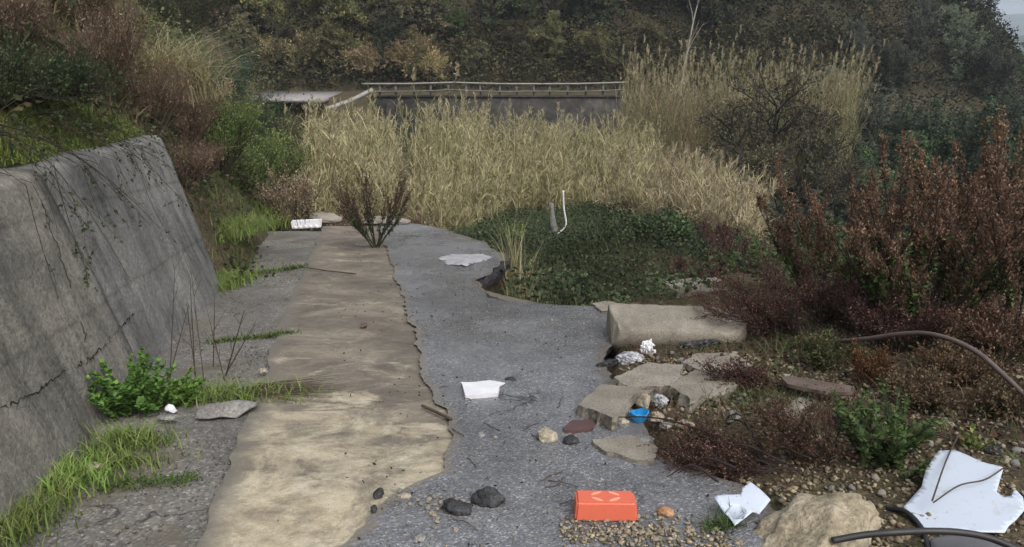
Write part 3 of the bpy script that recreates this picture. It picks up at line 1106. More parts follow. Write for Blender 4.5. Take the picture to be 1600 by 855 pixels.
def leafmass(name, pts, label, cols, weights, size, lift, per=1, mat=None, kind='stuff', cat='undergrowth', flat=0.5):
    pts = np.repeat(pts, per, 0)
    n = len(pts)
    off = rng.normal(size=(n, 3)) * np.array([size * 1.5, size * 1.5, 0])
    off[:, 2] = lift * rng.random(n) ** 0.7
    P = pts + off * np.array([1, 1, 1]) 
    P[:, 2] += lift * .9 * np.clip(vnoise(P[:, 0], P[:, 1], 1.1, 31) + .5 * vnoise(P[:, 0], P[:, 1], 2.9, 32), -.4, 1.4) * (lift > .2)
    D = unit(rng.normal(size=(n, 3)) * np.array([1, 1, flat]) + np.array([0, 0, .25]))
    S = unit(np.cross(D, rdir(n)))
    L = size * (0.6 + 0.8 * rng.random(n))
    cl = (vnoise(P[:, 0], P[:, 1], 0.9, 5) * .3 + vnoise(P[:, 0], P[:, 1], 2.7, 6) * .25)[:, None] + 1
    mb = MB()
    mb.leaves(P, D, S, L, L * .33, pal(n, cols, weights) * cl)
    return tag(link(name, mb.mesh(name, mat or M_leaf)), label, cat, None, kind)


def blades(mb, P, L, W, cols, weights=None, lean=0.5, droop=0.3, k=4):
    n = len(P)
    az = rng.random(n) * 2 * math.pi
    d = np.stack([np.cos(az), np.sin(az), az * 0], 1)
    Ls = L * (0.5 + 0.8 * rng.random(n))
    q = np.linspace(0, 1, k)
    le = lean * (0.3 + rng.random(n))
    C = P[:, None] + d[:, None] * (Ls * le)[:, None, None] * (q ** 1.6)[None, :, None] + np.array([0, 0, 1.0]) * (Ls[:, None] * (q[None] - droop * q[None] ** 2 * (.5 + rng.random((n, 1)))))[..., None]
    S = unit(np.cross(d, np.array([0, 0, 1.0])) + .4 * rdir(n))
    w = W * np.linspace(1, .08, k)[None] * (0.7 + .6 * rng.random((n, 1)))
    mb.ribbons(C, w, S, pal(n, cols, weights))


A = region(26000, lambda x, y: (y > 7.0 + .55 * np.abs(x)) & (x < 1.5 + .30 * y) & (x > -0.2 * y - .0) & ((x > xr(y) + .25) | (y > 13.5)) & (y < front_of(sx_(x, y)) + 1.5), (-6, 7.5), (7, 23))
leafmass('brambles', A, 'dark green bramble cover filling the washed out pit', GREEN, [3, 3, 2, 2], 0.055, 0.34, 4)
A2 = A[rng.choice(len(A), 14000, replace=False)]
mbg = MB()
blades(mbg, A2 + np.array([0, 0, .1]), 0.5, 0.0055, [(0.055, 0.08, 0.035), (0.09, 0.115, 0.05), (0.18, 0.165, 0.09)], [3, 2.4, 1.2], 0.8, .5)
tag(link('grass', mbg.mesh('grass', M_leaf)), 'long thin grass growing through the brambles in the pit', 'grass', None, 'stuff')

mbg = MB()
blades(mbg, blades_later, 1.15, .007, STRAW, [3, 2, 3, 3, .5], .3, .25, 6)
tag(link('tall_grass', mbg.mesh('tall_grass', M_dry)), 'tall green and yellow grass growing up beside the broken asphalt edge', 'grass', None, 'stuff')

# left slope
LG = [(0.085, 0.12, 0.03), (0.125, 0.165, 0.042), (0.055, 0.075, 0.024), (0.17, 0.155, 0.06)]
LB = [(0.13, 0.075, 0.045), (0.09, 0.055, 0.035), (0.17, 0.12, 0.07), (0.06, 0.06, 0.025)]
A = region(7000, lambda x, y: (sx_(x, y) > 150) & (sx_(x, y) < 520) & (x < -.27 * y), (-26, -3), (13, 45.5))
far_ = A[:, 1] > 25
SCR = [(0.075, 0.092, 0.036), (0.11, 0.125, 0.052), (0.135, 0.105, 0.065), (0.055, 0.066, 0.03)]
leafmass('undergrowth', A[far_], 'green and brown scrub on the slope below the far road', SCR, None, .14, .9, 8, M_far)
leafmass('undergrowth', A[~far_], 'fine green and brown scrub on the slope past the road end', SCR, None, .06, .6, 22, M_leaf)
A = region(44000, lambda x, y: (x < np.where(y < 7.6, xw(y) - .55, -(0.2 + .33 * y))) & (x > -3.5 - .62 * y) & (y > 2.5), (-22, -1), (2.5, 30))
br = (vnoise(A[:, 0], A[:, 1], 0.45, 3) + 0.25 * rng.normal(size=len(A))) > 0.05
mbg = MB()
blades(mbg, A[~br], 0.26, 0.007, LG, [3, 2, 2, 1], .8, .4)
tag(link('grass', mbg.mesh('grass', M_leaf)), 'green grass and weeds on the slope above the wall', 'grass', None, 'stuff')
mbg = MB()
blades(mbg, A[br], 0.40, 0.006, LB, None, .9, .4)
tag(link('dry_grass', mbg.mesh('dry_grass', M_dry)), 'brown dead grass on the slope above the wall', 'grass', None, 'stuff')
leafmass('undergrowth', A[A[:, 1] > 5.5][::2], 'mixed low leafy undergrowth on the slope above the wall', [(0.035, 0.05, 0.018), (0.06, 0.07, 0.025), (0.09, 0.06, 0.035)], [3, 2, 2], 0.06, 0.25, 2)
# short moss grass on the ledge right behind the wall
A = region(16000, lambda x, y: (x < xw(y) - .5) & (x > xw(y) - 1.25), (-5, -1), (3.0, 7.7))
mbg = MB()
blades(mbg, A, 0.07, 0.005, [(0.17, 0.235, 0.045), (0.21, 0.27, 0.06), (0.12, 0.165, 0.04)], None, .8, .3, 3)
tag(link('moss_grass', mbg.mesh('moss_grass', M_leaf)), 'bright mossy grass on the ledge along the top of the wall', 'grass', None, 'stuff')

# right bank cover
A = region(9000, lambda x, y: (x > xr(y) + .15) & (y < 8.2) & (x < 7) & (vnoise(x, y, 1.0, 6) > -.25) & ~((x > 1.3) & (y < 3.2)), (0.6, 7), (1.8, 8.2))
A2 = region(2600, lambda x, y: (x > 1.0) & (x < 5) & (y > 6.7) & ~((x > 1.2) & (x < 3.4) & (y > 6.9) & (y < 8.3)), (1.0, 5), (6.7, 9.6))
leafmass('undergrowth', A2, 'green cover on the edge of the bank behind the concrete drum', GREEN, [2, 3, 2, 1], .05, .25, 6)
mbg = MB()
D_ = region(4500, lambda x, y: (x > xr(y) + .2) & (y < 7.5) & (x < 7) & (vnoise(x, y, .8, 16) > -.1) & ~((x > 1.3) & (y < 3.3)), (0.6, 7), (2.2, 7.5))
blades(mbg, D_, 0.16, 0.0025, [(0.14, 0.095, 0.06), (0.19, 0.14, 0.085), (0.09, 0.06, 0.04)], None, 1.3, .5, 4)
tag(link('dry_grass', mbg.mesh('dry_grass', M_dry)), 'thin brown dead stalks scattered over the rubble bank', 'grass', None, 'stuff')
mbg = MB()
blades(mbg, A[:4200], 0.10, 0.004, [(0.05, 0.08, 0.02), (0.08, 0.11, 0.03), (0.03, 0.05, 0.015)], None, .9, .4, 3)
tag(link('weeds', mbg.mesh('weeds', M_leaf)), 'low green weeds scattered over the rubble bank', 'weeds', None, 'stuff')
leafmass('leaf_litter', A[4200:], 'brown dead leaves and twigs lying on the rubble bank', [(0.06, 0.035, 0.022), (0.10, 0.06, 0.035), (0.035, 0.022, 0.016)], None, 0.035, 0.03, 2, M_dry, flat=.15, cat='leaf litter')

# far hill cover
A = region(30000, lambda x, y: (y > 50.6) & (x < 70) & (np.abs(x) < 8 + .75 * y) & (vnoise(x, y, .35, 3) > -.7), (-58, 70), (50.6, 92))
leafmass('undergrowth', A, 'dark scrub covering the wooded hill behind the guardrail', [(0.042, 0.054, 0.028), (0.062, 0.07, 0.036), (0.07, 0.06, 0.038), (0.032, 0.044, 0.024)], None, 0.2, 1.4, 10, M_far)
A = region(7000, lambda x, y: (np.abs(x) < 60), (-36, 26), (50.2, 55))
leafmass('undergrowth', A, 'brown and olive scrub at the foot of the hill behind the guardrail', [(0.05, 0.05, 0.026), (0.08, 0.07, 0.035), (0.10, 0.072, 0.042), (0.035, 0.04, 0.022)], None, 0.2, 1.2, 9, M_far)
A = region(16000, lambda x, y: (x > 6 + .05 * y), (6, 60), (11, 72))
leafmass('undergrowth', A, 'dark green scrub falling away into the valley', [(0.032, 0.046, 0.026), (0.045, 0.058, 0.034), (0.06, 0.06, 0.036)], None, 0.2, 1.0, 10, M_far)


# ------------------------------------------------------------------ trees on the hill
def make_tree(name, label, cat, h, spread, cols, weights, leafsize, nleaf, bark, droop=0.0, group=None, seed=0):
    t = thing(name, label, cat, (0, 0, 0), 0, group)
    u = np.linspace(0, 1, 7)
    nt_ = rng.integers(1, 4)
    az = rng.random(nt_) * 6.28
    lean = np.stack([np.cos(az), np.sin(az), az * 0], 1) * (0.12 + .2 * rng.random(nt_))[:, None] * h
    P = np.zeros((nt_, 7, 3)) + np.array([0, 0, 1.0]) * (u * h * .85)[None, :, None] + lean[:, None] * (u ** 1.4)[None, :, None]
    P += rng.normal(size=P.shape) * .02 * h * u[None, :, None]
    L1, i1, t1 = grow(P, 26, .06, (spread * .55, spread * 1.0), 1.0, .35, .12 - droop * .3, 5, wob=.05)
    L2, i2, t2 = grow(L1, 120, .3, (spread * .25, spread * .55), .8, .25, .05 - droop * .5, 4, wob=.06)
    L3, i3, t3 = grow(L2, 400, .2, (spread * .10, spread * .3), .8, .15, -.1 - droop, 3, wob=.08)
    mb = MB()
    b_ = np.array(bark, float)
    mb.tubes(P - np.array([0, 0, .3]) * (1 - u)[None, :, None], taper(nt_, 7, .035 * h, .008 * h), np.tile(b_, (nt_, 1)), 6)
    mb.tubes(L1, taper(26, 5, .010 * h, .003 * h), np.tile(b_, (26, 1)), 4)
    mb.tubes(L2, taper(120, 4, .005 * h, .0015 * h), np.tile(b_ * .9, (120, 1)), 3)
    link('trunk', mb.mesh('trunk', M_twig), t)
    mb = MB()
    mb.tubes(L3, taper(400, 3, .0022 * h, .0006 * h), np.tile(b_, (400, 1)), 3)
    if nleaf:
        s, T, i = on_lines(L3, nleaf, .1, 1)
        s = s + rng.normal(size=s.shape) * spread * .035
        D = unit(T * .5 + rdir(nleaf) + np.array([0, 0, -.3 - droop]))
        cl = 0.7 + .6 * rng.random(400)
        C = np.clip(pal(nleaf, cols, weights) * cl[i][:, None], .004, .8)
        L = leafsize * (.6 + .8 * rng.random(nleaf))
        mb.leaves(s, D, unit(np.cross(D, rdir(nleaf))), L, L * .36, C)
    link('crown', mb.mesh('crown', M_far), t)
    return t


OLIVE = [(0.075, 0.08, 0.038), (0.12, 0.115, 0.055), (0.18, 0.145, 0.075)]
GREY = [(0.11, 0.125, 0.095), (0.16, 0.17, 0.135), (0.075, 0.086, 0.064)]
DARK = [(0.042, 0.054, 0.034), (0.06, 0.072, 0.044), (0.082, 0.085, 0.052)]
BROWN = [(0.105, 0.09, 0.056), (0.165, 0.14, 0.08), (0.075, 0.072, 0.046)]
GRN = [(0.045, 0.07, 0.04), (0.065, 0.095, 0.05), (0.085, 0.11, 0.06)]
protos = {
    'olive': [make_tree('vine_hung_tree', 'x', 'tree', 7, 3.2, OLIVE, None, .17, 16000, (.05, .042, .034), .25, 'a') for _ in range(2)],
    'brown': [make_tree('brown_tree', 'x', 'tree', 6, 2.6, BROWN, None, .18, 11000, (.06, .048, .038), .4, 'a') for _ in range(2)],
    'bare': [make_tree('bare_tree', 'x', 'tree', 7, 2.4, BROWN, None, .12, 4000, (.055, .048, .044), 0, 'a') for _ in range(2)],
    'dark': [make_tree('evergreen_tree', 'x', 'tree', 7, 3.0, DARK, None, .17, 17000, (.035, .03, .025), .0, 'a') for _ in range(2)],
    'grey': [make_tree('grey_leaved_tree', 'x', 'tree', 8, 3.4, GREY, None, .16, 18000, (.06, .055, .048), .05, 'a') for _ in range(2)],
    'lush': [make_tree('green_tree', 'x', 'tree', 6, 2.6, [(0.10, 0.17, 0.05), (0.14, 0.22, 0.07), (0.07, 0.12, 0.04)], None, .17, 12000, (.05, .045, .035), .05, 'a')],
    'green': [make_tree('valley_tree', 'x', 'tree', 6, 3.0, GRN, None, .17, 15000, (.045, .04, .03), .05, 'a') for _ in range(2)],
}
LAB = {
    'lush': ('bright green leafy bush beside the far road', 'bright green bushes beside the far road'),
    'olive': ('olive brown tree hung with dead creepers on the hill behind the guardrail', 'olive brown creeper hung trees'),
    'brown': ('brown dry leaved tree drooping down the hill behind the guardrail', 'brown dry trees behind the guardrail'),
    'bare': ('thin leafless grey tree standing on the dark hillside', 'leafless trees on the hillside'),
    'dark': ('dark evergreen tree on the shaded hillside', 'dark evergreen trees on the hillside'),
    'grey': ('grey green leafy tree at the hazy end of the hill', 'grey green trees at the end of the hill'),
    'green': ('mid green tree low in the valley beyond the rust brown bushes', 'green trees in the valley'),
}
used = {k: 0 for k in protos}


TH = {'lush': 7.2, 'olive': 8.4, 'brown': 7.2, 'bare': 8.4, 'dark': 8.4, 'grey': 9.4, 'green': 7.2}


def tree(kind, u, Y, s=1.0, z=None, label=None, top=None):
    lst = protos[kind]
    p = at_y(u, 100, Y)
    zz = float(H(p[0], Y)) if z is None else z
    if top is not None:
        hh = at_y(u, top, Y)[2] - zz
        s = hh / TH[kind]
        if s > 1.5 or s < .45:
            s = min(max(s, .45), 1.5)
            zz = min(max(at_y(u, top, Y)[2] - s * TH[kind], zz - 1.5), zz)
    k = used[kind]
    used[kind] += 1
    lab, grp = LAB[kind]
    if k < len(lst):
        o = lst[k]
        o.location = (p[0], Y, zz)
        o.rotation_euler = (0, 0, rng.random() * 6.28)
        o.scale = (s, s, s)
        o['label'] = label or lab
        o['group'] = grp
        return o
    return dup(lst[k % len(lst)], (p[0], Y, zz), rng.random() * 6.28, (s * rng.uniform(.9, 1.15), s * rng.uniform(.9, 1.15), s * rng.uniform(.9, 1.15)), label or lab, grp)


# first row just above the far road, then rows climbing the hill
for u in (350, 395, 440, 486, 530):
    tree('olive', u + rng.normal() * 8, 53 + rng.random() * 3, .75)
for u in (560, 600, 632, 660):
    tree('brown', u, 52.5 + rng.random() * 2, .75)
for u in (700, 745, 800, 850, 900, 955):
    tree('bare' if rng.random() < .5 else 'dark', u + rng.normal() * 10, 53 + rng.random() * 3, .8)
for u in (1010, 1075, 1140, 1200, 1260):
    tree('dark', u + rng.normal() * 12, 55 + rng.random() * 4, .9)
for u, Y, tv in ((1330, 52, 105), (1385, 50, 62), (1430, 53, 42), (1470, 55, 60), (1345, 60, 40), (1420, 60, 20), (1480, 63, 10), (1310, 47, 130), (1500, 52, 110), (1540, 50, 130), (1365, 44, 140)):
    tree('grey', u, Y, top=tv)
for u, Y, tv in ((1485, 62, 30), (1512, 64, 75), (1450, 70, 6), (1405, 72, -20), (1425, 75, -10), (1535, 66, 110), (1365, 76, -40)):
    tree('dark', u, Y, top=tv)
for u in np.linspace(330, 1000, 11):
    tree(['dark', 'bare', 'olive', 'bare', 'brown'][int(rng.integers(5))], u + rng.normal() * 15, 60 + rng.random() * 5, 1.0)
for u in np.linspace(1040, 1430, 7):
    tree(['dark', 'bare', 'dark'][int(rng.integers(3))], u + rng.normal() * 15, 63 + rng.random() * 5, 1.0)
for u in np.linspace(330, 1420, 14):
    tree(['dark', 'dark', 'bare', 'olive'][int(rng.integers(4))], u + rng.normal() * 15, 71 + rng.random() * 6, 1.15)
for u, Y, tv in ((1590, 60, 140), (1565, 52, 150), (1610, 46, 165), (1540, 44, 180), (1500, 40, 185), (1580, 38, 190), (1440, 42, 190), (1390, 38, 205), (1340, 34, 215), (1620, 75, 130), (1585, 85, 120), (1460, 34, 210), (1530, 31, 210), (1600, 30, 215), (1350, 30, 235)):
    tree('green', u, Y, top=tv)
for u, Y, tv in ((1195, 27, 120), (1225, 29, 110), (1262, 30.5, 130), (1290, 29, 170), (1245, 26, 200), (1180, 25.5, 210), (1310, 27, 215)):
    tree('bare', u, Y, top=tv, label='thin leafless brown tree standing in front of the tan reeds')['group'] = 'leafless brown trees in front of the tan reeds'
tree('lush', 705, 54, top=5, label='bright green leafy tree standing out on the dark hill above the guardrail')
tree('lush', 545, 52, top=112, label='green bush at the left end of the guardrail on the far road')
tree('lush', 400, 52, top=112, label='blue green bush above the hanging road slab')
# low scrub along the back of the far road
for u in np.linspace(345, 985, 17):
    tree(['olive', 'brown', 'dark', 'olive'][int(rng.integers(4))], u + rng.normal() * 10, 51.2 + rng.random() * 1.0, rng.uniform(.3, .5), label='low scrubby bush along the back edge of the far road')['group'] = 'scrubby bushes behind the far road'
# the pale bare stem that stands out against the hill
t = thing('dead_tree', 'tall pale dead tree with a bare forked stem above the reeds', 'tree', at_y(1066, 110, 42) - np.array([0, 0, 4.0]))
mb = MB()
S0 = np.array([[[0, 0, 0], [.05, 0, 1.5], [-.02, 0, 3.2], [.15, 0, 4.6], [.45, .1, 6.6], [.75, .1, 8.2]]], float)
mb.tubes(S0, taper(1, 6, .10, .02), np.array([[.30, .28, .25]]), 6)
link('trunk', mb.mesh('trunk', M_twig), t)
mb = MB()
G1, _, _ = grow(S0, 7, .5, (.8, 1.8), .6, .5, .1, 4, wob=.05)
G2, _, _ = grow(G1, 22, .2, (.3, .8), .6, .3, 0, 3, wob=.05)
mb.tubes(G1, taper(7, 4, .035, .01), np.tile([[.24, .22, .2]], (7, 1)), 4)
mb.tubes(G2, taper(22, 3, .012, .004), np.tile([[.2, .18, .16]], (22, 1)), 3)
link('branches', mb.mesh('branches', M_twig), t)


# ------------------------------------------------------------------ bushes
def bush(name, label, cat, loc, nst, h, spread, fleck_cols, fleck_w, stem_col, nbr, ntw, nfl, fsize, green=0, green_cols=None, upright=1.2, seed=0, group=None, dirbias=(0, 0, 0), tw=(.08, .25), droop=0.0, base_r=.012, gmax=.7, rise=.12, fl_range=(.0, 1.0), narrow=.3, bmin=.25, blen=(.15, .42), bspread=.5):
    t = thing(name, label, cat, loc, 0, group)
    az = rng.random(nst) * 2 * math.pi
    ti = spread * np.sqrt(rng.random(nst))
    D = unit(np.stack([np.cos(az) * ti, np.sin(az) * ti, np.full(nst, 1.0)], 1) + np.array(dirbias))
    L = h * (.65 + .45 * rng.random(nst))
    u = np.linspace(0, 1, 6)
    st = np.stack([np.cos(az), np.sin(az), az * 0], 1) * (.06 * rng.random(nst))[:, None]
    P = st[:, None] + D[:, None] * (L[:, None] * u)[..., None] + np.array([0, 0, rise - droop]) * (L[:, None] * u ** 2)[..., None]
    P += rng.normal(size=P.shape) * .018 * h * u[None, :, None]
    mb = MB()
    mb.tubes(P, taper(nst, 6, base_r, base_r * .3), pal(nst, [stem_col], None, .2), 5)
    B, ib, _ = grow(P, nbr, bmin, (h * blen[0], h * blen[1]), bspread, .45 * upright, .1 - droop, 5, wob=.03)
    mb.tubes(B, taper(nbr, 5, base_r * .38, base_r * .12), pal(nbr, [stem_col], None, .25), 3)
    link('stems', mb.mesh('stems', M_twig), t)
    mb = MB()
    Tw, it, _ = grow(B, ntw, .15, tw, .5, .4 * upright, 0, 3, wob=.04)
    mb.tubes(Tw, taper(ntw, 3, base_r * .13, base_r * .06), pal(ntw, [np.array(fleck_cols[0]) * .7], None, .25), 3)
    s, T, i = on_lines(Tw, nfl, *fl_range)
    s = s + rng.normal(size=s.shape) * fsize * .4
    Df = unit(T + .8 * rdir(nfl))
    cl = (.7 + .6 * rng.random(ntw))[i][:, None]
    Lf = fsize * (.6 + .8 * rng.random(nfl))
    mb.leaves(s, Df, unit(np.cross(Df, rdir(nfl))), Lf, Lf * narrow, np.clip(pal(nfl, fleck_cols, fleck_w) * cl, .004, .8))
    link('dry_sprays' if green else 'sprays', mb.mesh('dry_sprays', M_dry), t)
    if green:
        mb = MB()
        s, T, i = on_lines(np.concatenate([B[:, [0, 1, 2, 3, 4]]], 0), green, 0, gmax)
        low = s[:, 2] < h * (.35 + .35 * rng.random(len(s)))
        s, T = s[low], T[low]
        k = len(s)
        Df = unit(T * .4 + rdir(k))
        Lf = fsize * 2.2 * (.6 + .8 * rng.random(k))
        mb.leaves(s, Df, unit(np.cross(Df, rdir(k))), Lf, Lf * .2, pal(k, green_cols or [(0.06, 0.10, 0.025), (0.09, 0.14, 0.04), (0.04, 0.07, 0.02)]))
        link('leaves', mb.mesh('leaves', M_leaf), t)
    return t


RUST = [(0.18, 0.098, 0.066), (0.13, 0.075, 0.053), (0.27, 0.18, 0.125), (0.085, 0.053, 0.04)]
MAR = [(0.08, 0.04, 0.036), (0.12, 0.06, 0.05), (0.05, 0.026, 0.025), (0.16, 0.10, 0.08)]
DKSTEM = (0.045, 0.032, 0.024)

g = ground
PL = dict(tw=(.03, .09), bmin=.40, blen=(.10, .26), bspread=.40, upright=1.6, narrow=.26)
for u, v, n_, h_, sp_, k_, grn, lab in (
        (1425, 535, 26, 1.12, 1.0, .46, 10000, 'large rust brown bush with green lower leaves behind the bent pipe'),
        (1590, 545, 24, 1.12, .8, .48, 5000, 'dense dark rust brown bush at the very edge beside the bent pipe'),
        (1520, 500, 14, 1.25, .7, .30, 2500, 'thinner rust brown bush showing behind the large bush'),
        (1330, 500, 11, 1.05, .8, .24, 3000, 'tall spiky rust brown bush left of the large bush'),
        (1280, 485, 10, .85, .9, .2, 3200, 'loose rust brown bush with bare dark stems over the broken kerb slab')):
    p = ground(u, v)
    bush('rust_bush', lab, 'bush', p, n_, h_, sp_, RUST, None, DKSTEM, int(520 * k_), int(4600 * k_), int(44000 * k_), .02, grn, base_r=.009, **PL)
p = ground(1235, 525)
bush('maroon_bush', 'sprawling maroon twiggy shrub leaning over the end of the concrete drum', 'bush', p, 26, .62, 1.2, MAR, None, (.04, .024, .022), 260, 1600, 11000, .014, 0, dirbias=(-1.0, .3, -.1), tw=(.05, .14), rise=-.1, upright=.3, base_r=.007)
p = ground(1245, 612)
bush('maroon_bush', 'flattened maroon dead shrub lying across the broken slabs', 'bush', p, 20, .45, .45, MAR, None, (.04, .024, .022), 200, 1100, 7000, .012, 0, dirbias=(-2.6, .25, -.55), tw=(.03, .1), rise=-.05, upright=.1, base_r=.005)
p = ground(1225, 735)
bush('maroon_bush', 'tangled dark maroon twigs heaped beside the white torn sheet', 'bush', p, 30, .52, .8, MAR, None, (.03, .02, .018), 300, 1300, 7000, .011, 0, dirbias=(-2.2, .35, -.62), tw=(.04, .11), rise=-.05, upright=.05, base_r=.006)
p = ground(1290, 720)
bush('maroon_bush', 'brown dead twig heap at the back of the pale boulder', 'bush', p, 22, .30, 1.4, [(0.11, 0.065, 0.045), (0.15, 0.09, 0.06), (0.07, 0.045, 0.035)], None, (.05, .035, .028), 200, 900, 4500, .012, 0, dirbias=(-.5, .2, -.2), tw=(.03, .1), rise=0, upright=.2, base_r=.005)
for (u, v, Y, h_) in ((1090, 420, 11.5, .55), (1150, 400, 12.5, .7), (1215, 410, 13, .7), (1120, 370, 15, .65)):
    p = at_y(u, v, Y)
    p[2] = H(p[0], Y)
    bush('maroon_bush', 'low maroon shrub among the brambles in front of the pale reeds', 'bush', p, 18, h_, .9, MAR, None, (.04, .024, .022), 160, 900, 6500, .03, 500, tw=(.06, .2), group='maroon shrubs in front of the pale reeds')
for i_, (u, v, h_, sp_, cols, lab) in enumerate((
        (1400, 550, .34, 1.2, MAR, 'low dark maroon twigs under the front of the large rust bush'),
        (1480, 545, .40, 1.2, RUST, 'low rust twigs between the large rust bush and the edge bush'),
        (1340, 520, .40, 1.2, MAR, 'low maroon twigs below the spiky rust bush'),
        (1285, 505, .42, 1.2, MAR, 'low maroon twigs behind the concrete drum'),
        (1560, 570, .36, 1.2, RUST, 'low rust twigs in front of the edge bush'),
        (1440, 510, .55, 1.0, MAR, 'dark maroon thicket behind the large rust bush'),
        (1490, 600, .20, 1.3, [(0.13, 0.075, 0.045), (0.17, 0.11, 0.07), (0.08, 0.055, 0.04)], 'brown dead weed under the middle of the bent pipe'),
        (1440, 640, .16, 1.4, [(0.12, 0.08, 0.05), (0.17, 0.12, 0.075), (0.08, 0.06, 0.04)], 'brown dead weed on the pebbles behind the tall leafy weed'),
        (1560, 650, .14, 1.4, [(0.12, 0.08, 0.05), (0.17, 0.12, 0.075), (0.08, 0.06, 0.04)], 'thin brown dead weed on the pebbles above the large white sheet'),
        (1290, 575, .18, 1.3, [(0.07, 0.09, 0.035), (0.10, 0.11, 0.05), (0.09, 0.06, 0.04)], 'greenish low weed above the wooden board'))):
    p = ground(u, v)
    bush('twiggy_undershrub', lab, 'bush', p, 24, h_, sp_, cols, None, (.045, .032, .026), 220, 1000, 5500, .016, 300, tw=(.03, .11), rise=0, upright=.5, base_r=.005)
for u, Y, h_, lab in ((585, 51.6, 2.6, 'straw coloured dry canes hanging above the left half of the guardrail'), (640, 51.8, 2.9, 'pale brown dry canes hanging over the middle of the guardrail'),
                      (668, 51.4, 2.0, 'low brown dry canes just behind the guardrail'), (470, 52.5, 3.0, 'olive dry canes above the hanging road slab'), (930, 57, 3.2, 'tan dry canes high on the dark hill')):
    p = at_ground(u, Y)
    bush('dry_cane_clump', lab, 'canes', p, 30, h_, 1.0, [(0.46, 0.35, 0.20), (0.32, 0.25, 0.14), (0.18, 0.155, 0.08)], None, (.15, .11, .075), 260, 1000, 11000, .18, 0, tw=(.3, .9), droop=.5, narrow=.10, base_r=.012)
for i_, (u, Y, h_, cols, lab) in enumerate(((755, 15.5, .4, GREEN, 'dark green bramble mound just beyond the far corner of the asphalt'),
                                            (800, 17, .4, [(0.075, 0.11, 0.045), (0.11, 0.14, 0.06)], 'light green scrub mound left of the white stake'),
                                            (930, 16.5, .45, [(0.06, 0.09, 0.04), (0.09, 0.12, 0.055)], 'mid green bramble mound right of the white stake'),
                                            (990, 14.5, .42, GREEN, 'largest dark green bramble mound in the pit'),
                                            (1050, 13, .4, [(0.075, 0.11, 0.045), (0.05, 0.075, 0.035)], 'green bramble mound beside the low maroon shrubs'),
                                            (900, 12.5, .35, GREEN, 'dark bramble mound low in the pit behind the tall grass'),
                                            (960, 10.8, .35, [(0.09, 0.125, 0.05), (0.13, 0.15, 0.065)], 'small pale green weed mound close behind the asphalt edge'))):
    p = at_ground(u, Y)
    bush('bramble_mound', lab, 'bramble', p + np.array([0, 0, .1]), 30, h_, 1.8, cols, None, (.05, .045, .03), 260, 1300, 7000, .06, 0, tw=(.08, .22), droop=.25, rise=0, narrow=.34, base_r=.006)
# small shrub at the far end of the asphalt
p = on_road(587, 386)
bush('seedling_shrub', 'small V shaped shrub growing from the joint at the far end of the concrete strip', 'bush', p, 17, .80, 1.0, [(0.085, 0.045, 0.035), (0.06, 0.035, 0.028), (0.11, 0.07, 0.05)], None, (.03, .03, .018), 150, 900, 7000, .018, 3000, [(0.03, 0.05, 0.018), (0.05, 0.07, 0.025)], tw=(.05, .16), base_r=.009, gmax=1.0)
# orange brown dry clump under the bent pipe
p = ground(1355, 600)
bush('dry_clump', 'orange brown dry clump growing under the bent pipe', 'bush', p, 22, .16, 1.0, [(0.15, 0.07, 0.03), (0.10, 0.05, 0.025), (0.19, 0.11, 0.05)], None, (.08, .05, .03), 150, 700, 3000, .013, 0, tw=(.03, .08), base_r=.004)


# leafy green weeds
def leafy(name, label, cat, loc, nst, h, spread, nleaf, size, cols, group=None, thin=.28):
    t = thing(name, label, cat, loc, 0, group)
    az = rng.random(nst) * 6.28
    D = unit(np.stack([np.cos(az) * spread, np.sin(az) * spread, np.ones(nst)], 1) * (.3 + rng.random((nst, 1))))
    L = h * (.5 + .6 * rng.random(nst))
    u = np.linspace(0, 1, 4)
    P = rng.normal(size=(nst, 1, 3)) * np.array([h * .25 * spread, h * .25 * spread, 0]) + D[:, None] * (L[:, None] * u)[..., None]
    mb = MB()
    mb.tubes(P, taper(nst, 4, .004, .0015), pal(nst, [(0.06, 0.08, 0.03)]), 3)
    link('stems', mb.mesh('stems', M_twig), t)
    s, T, i = on_lines(P, nleaf, .1, 1)
    Df = unit(T * .3 + rdir(nleaf) * np.array([1, 1, .5]) + np.array([0, 0, .25]))
    Lf = size * (.6 + .8 * rng.random(nleaf))
    mb = MB()
    mb.leaves(s, Df, unit(np.cross(Df, np.array([0, 0, 1.0])) + .5 * rdir(nleaf)), Lf, Lf * thin, pal(nleaf, cols))
    link('leaves', mb.mesh('leaves', M_leaf), t)
    return t


WEED = [(0.05, 0.085, 0.025), (0.075, 0.12, 0.035), (0.10, 0.15, 0.045), (0.035, 0.06, 0.02)]
BRIGHT = [(0.14, 0.22, 0.045), (0.20, 0.29, 0.065), (0.10, 0.16, 0.035), (0.25, 0.27, 0.11)]
leafy('leafy_weed', 'tall leafy green weed beside the pale boulder', 'plant', ground(1385, 730), 40, .36, .6, 2600, .032, WEED)
leafy('leafy_weed', 'grey green leafy weed behind the large white sheet', 'plant', ground(1335, 670), 26, .22, .7, 1200, .026, WEED)
leafy('leafy_weed', 'bright green sprig at the top edge of the large white sheet', 'plant', ground(1512, 702), 9, .12, .6, 150, .03, BRIGHT)
leafy('leafy_weed', 'bright green leafy bush in front of the dark valley trees', 'plant', at_y(1215, 400, 8.6) - np.array([0, 0, .45]), 30, .75, .7, 1500, .06, [(0.07, 0.13, 0.03), (0.10, 0.17, 0.04)])
leafy('leafy_weed', 'round leafy weed growing against the foot of the wall', 'plant', on_road(212, 640), 60, .30, .8, 4200, .03, [(0.08, 0.15, 0.035), (0.12, 0.21, 0.05), (0.06, 0.11, 0.03)], thin=.42)
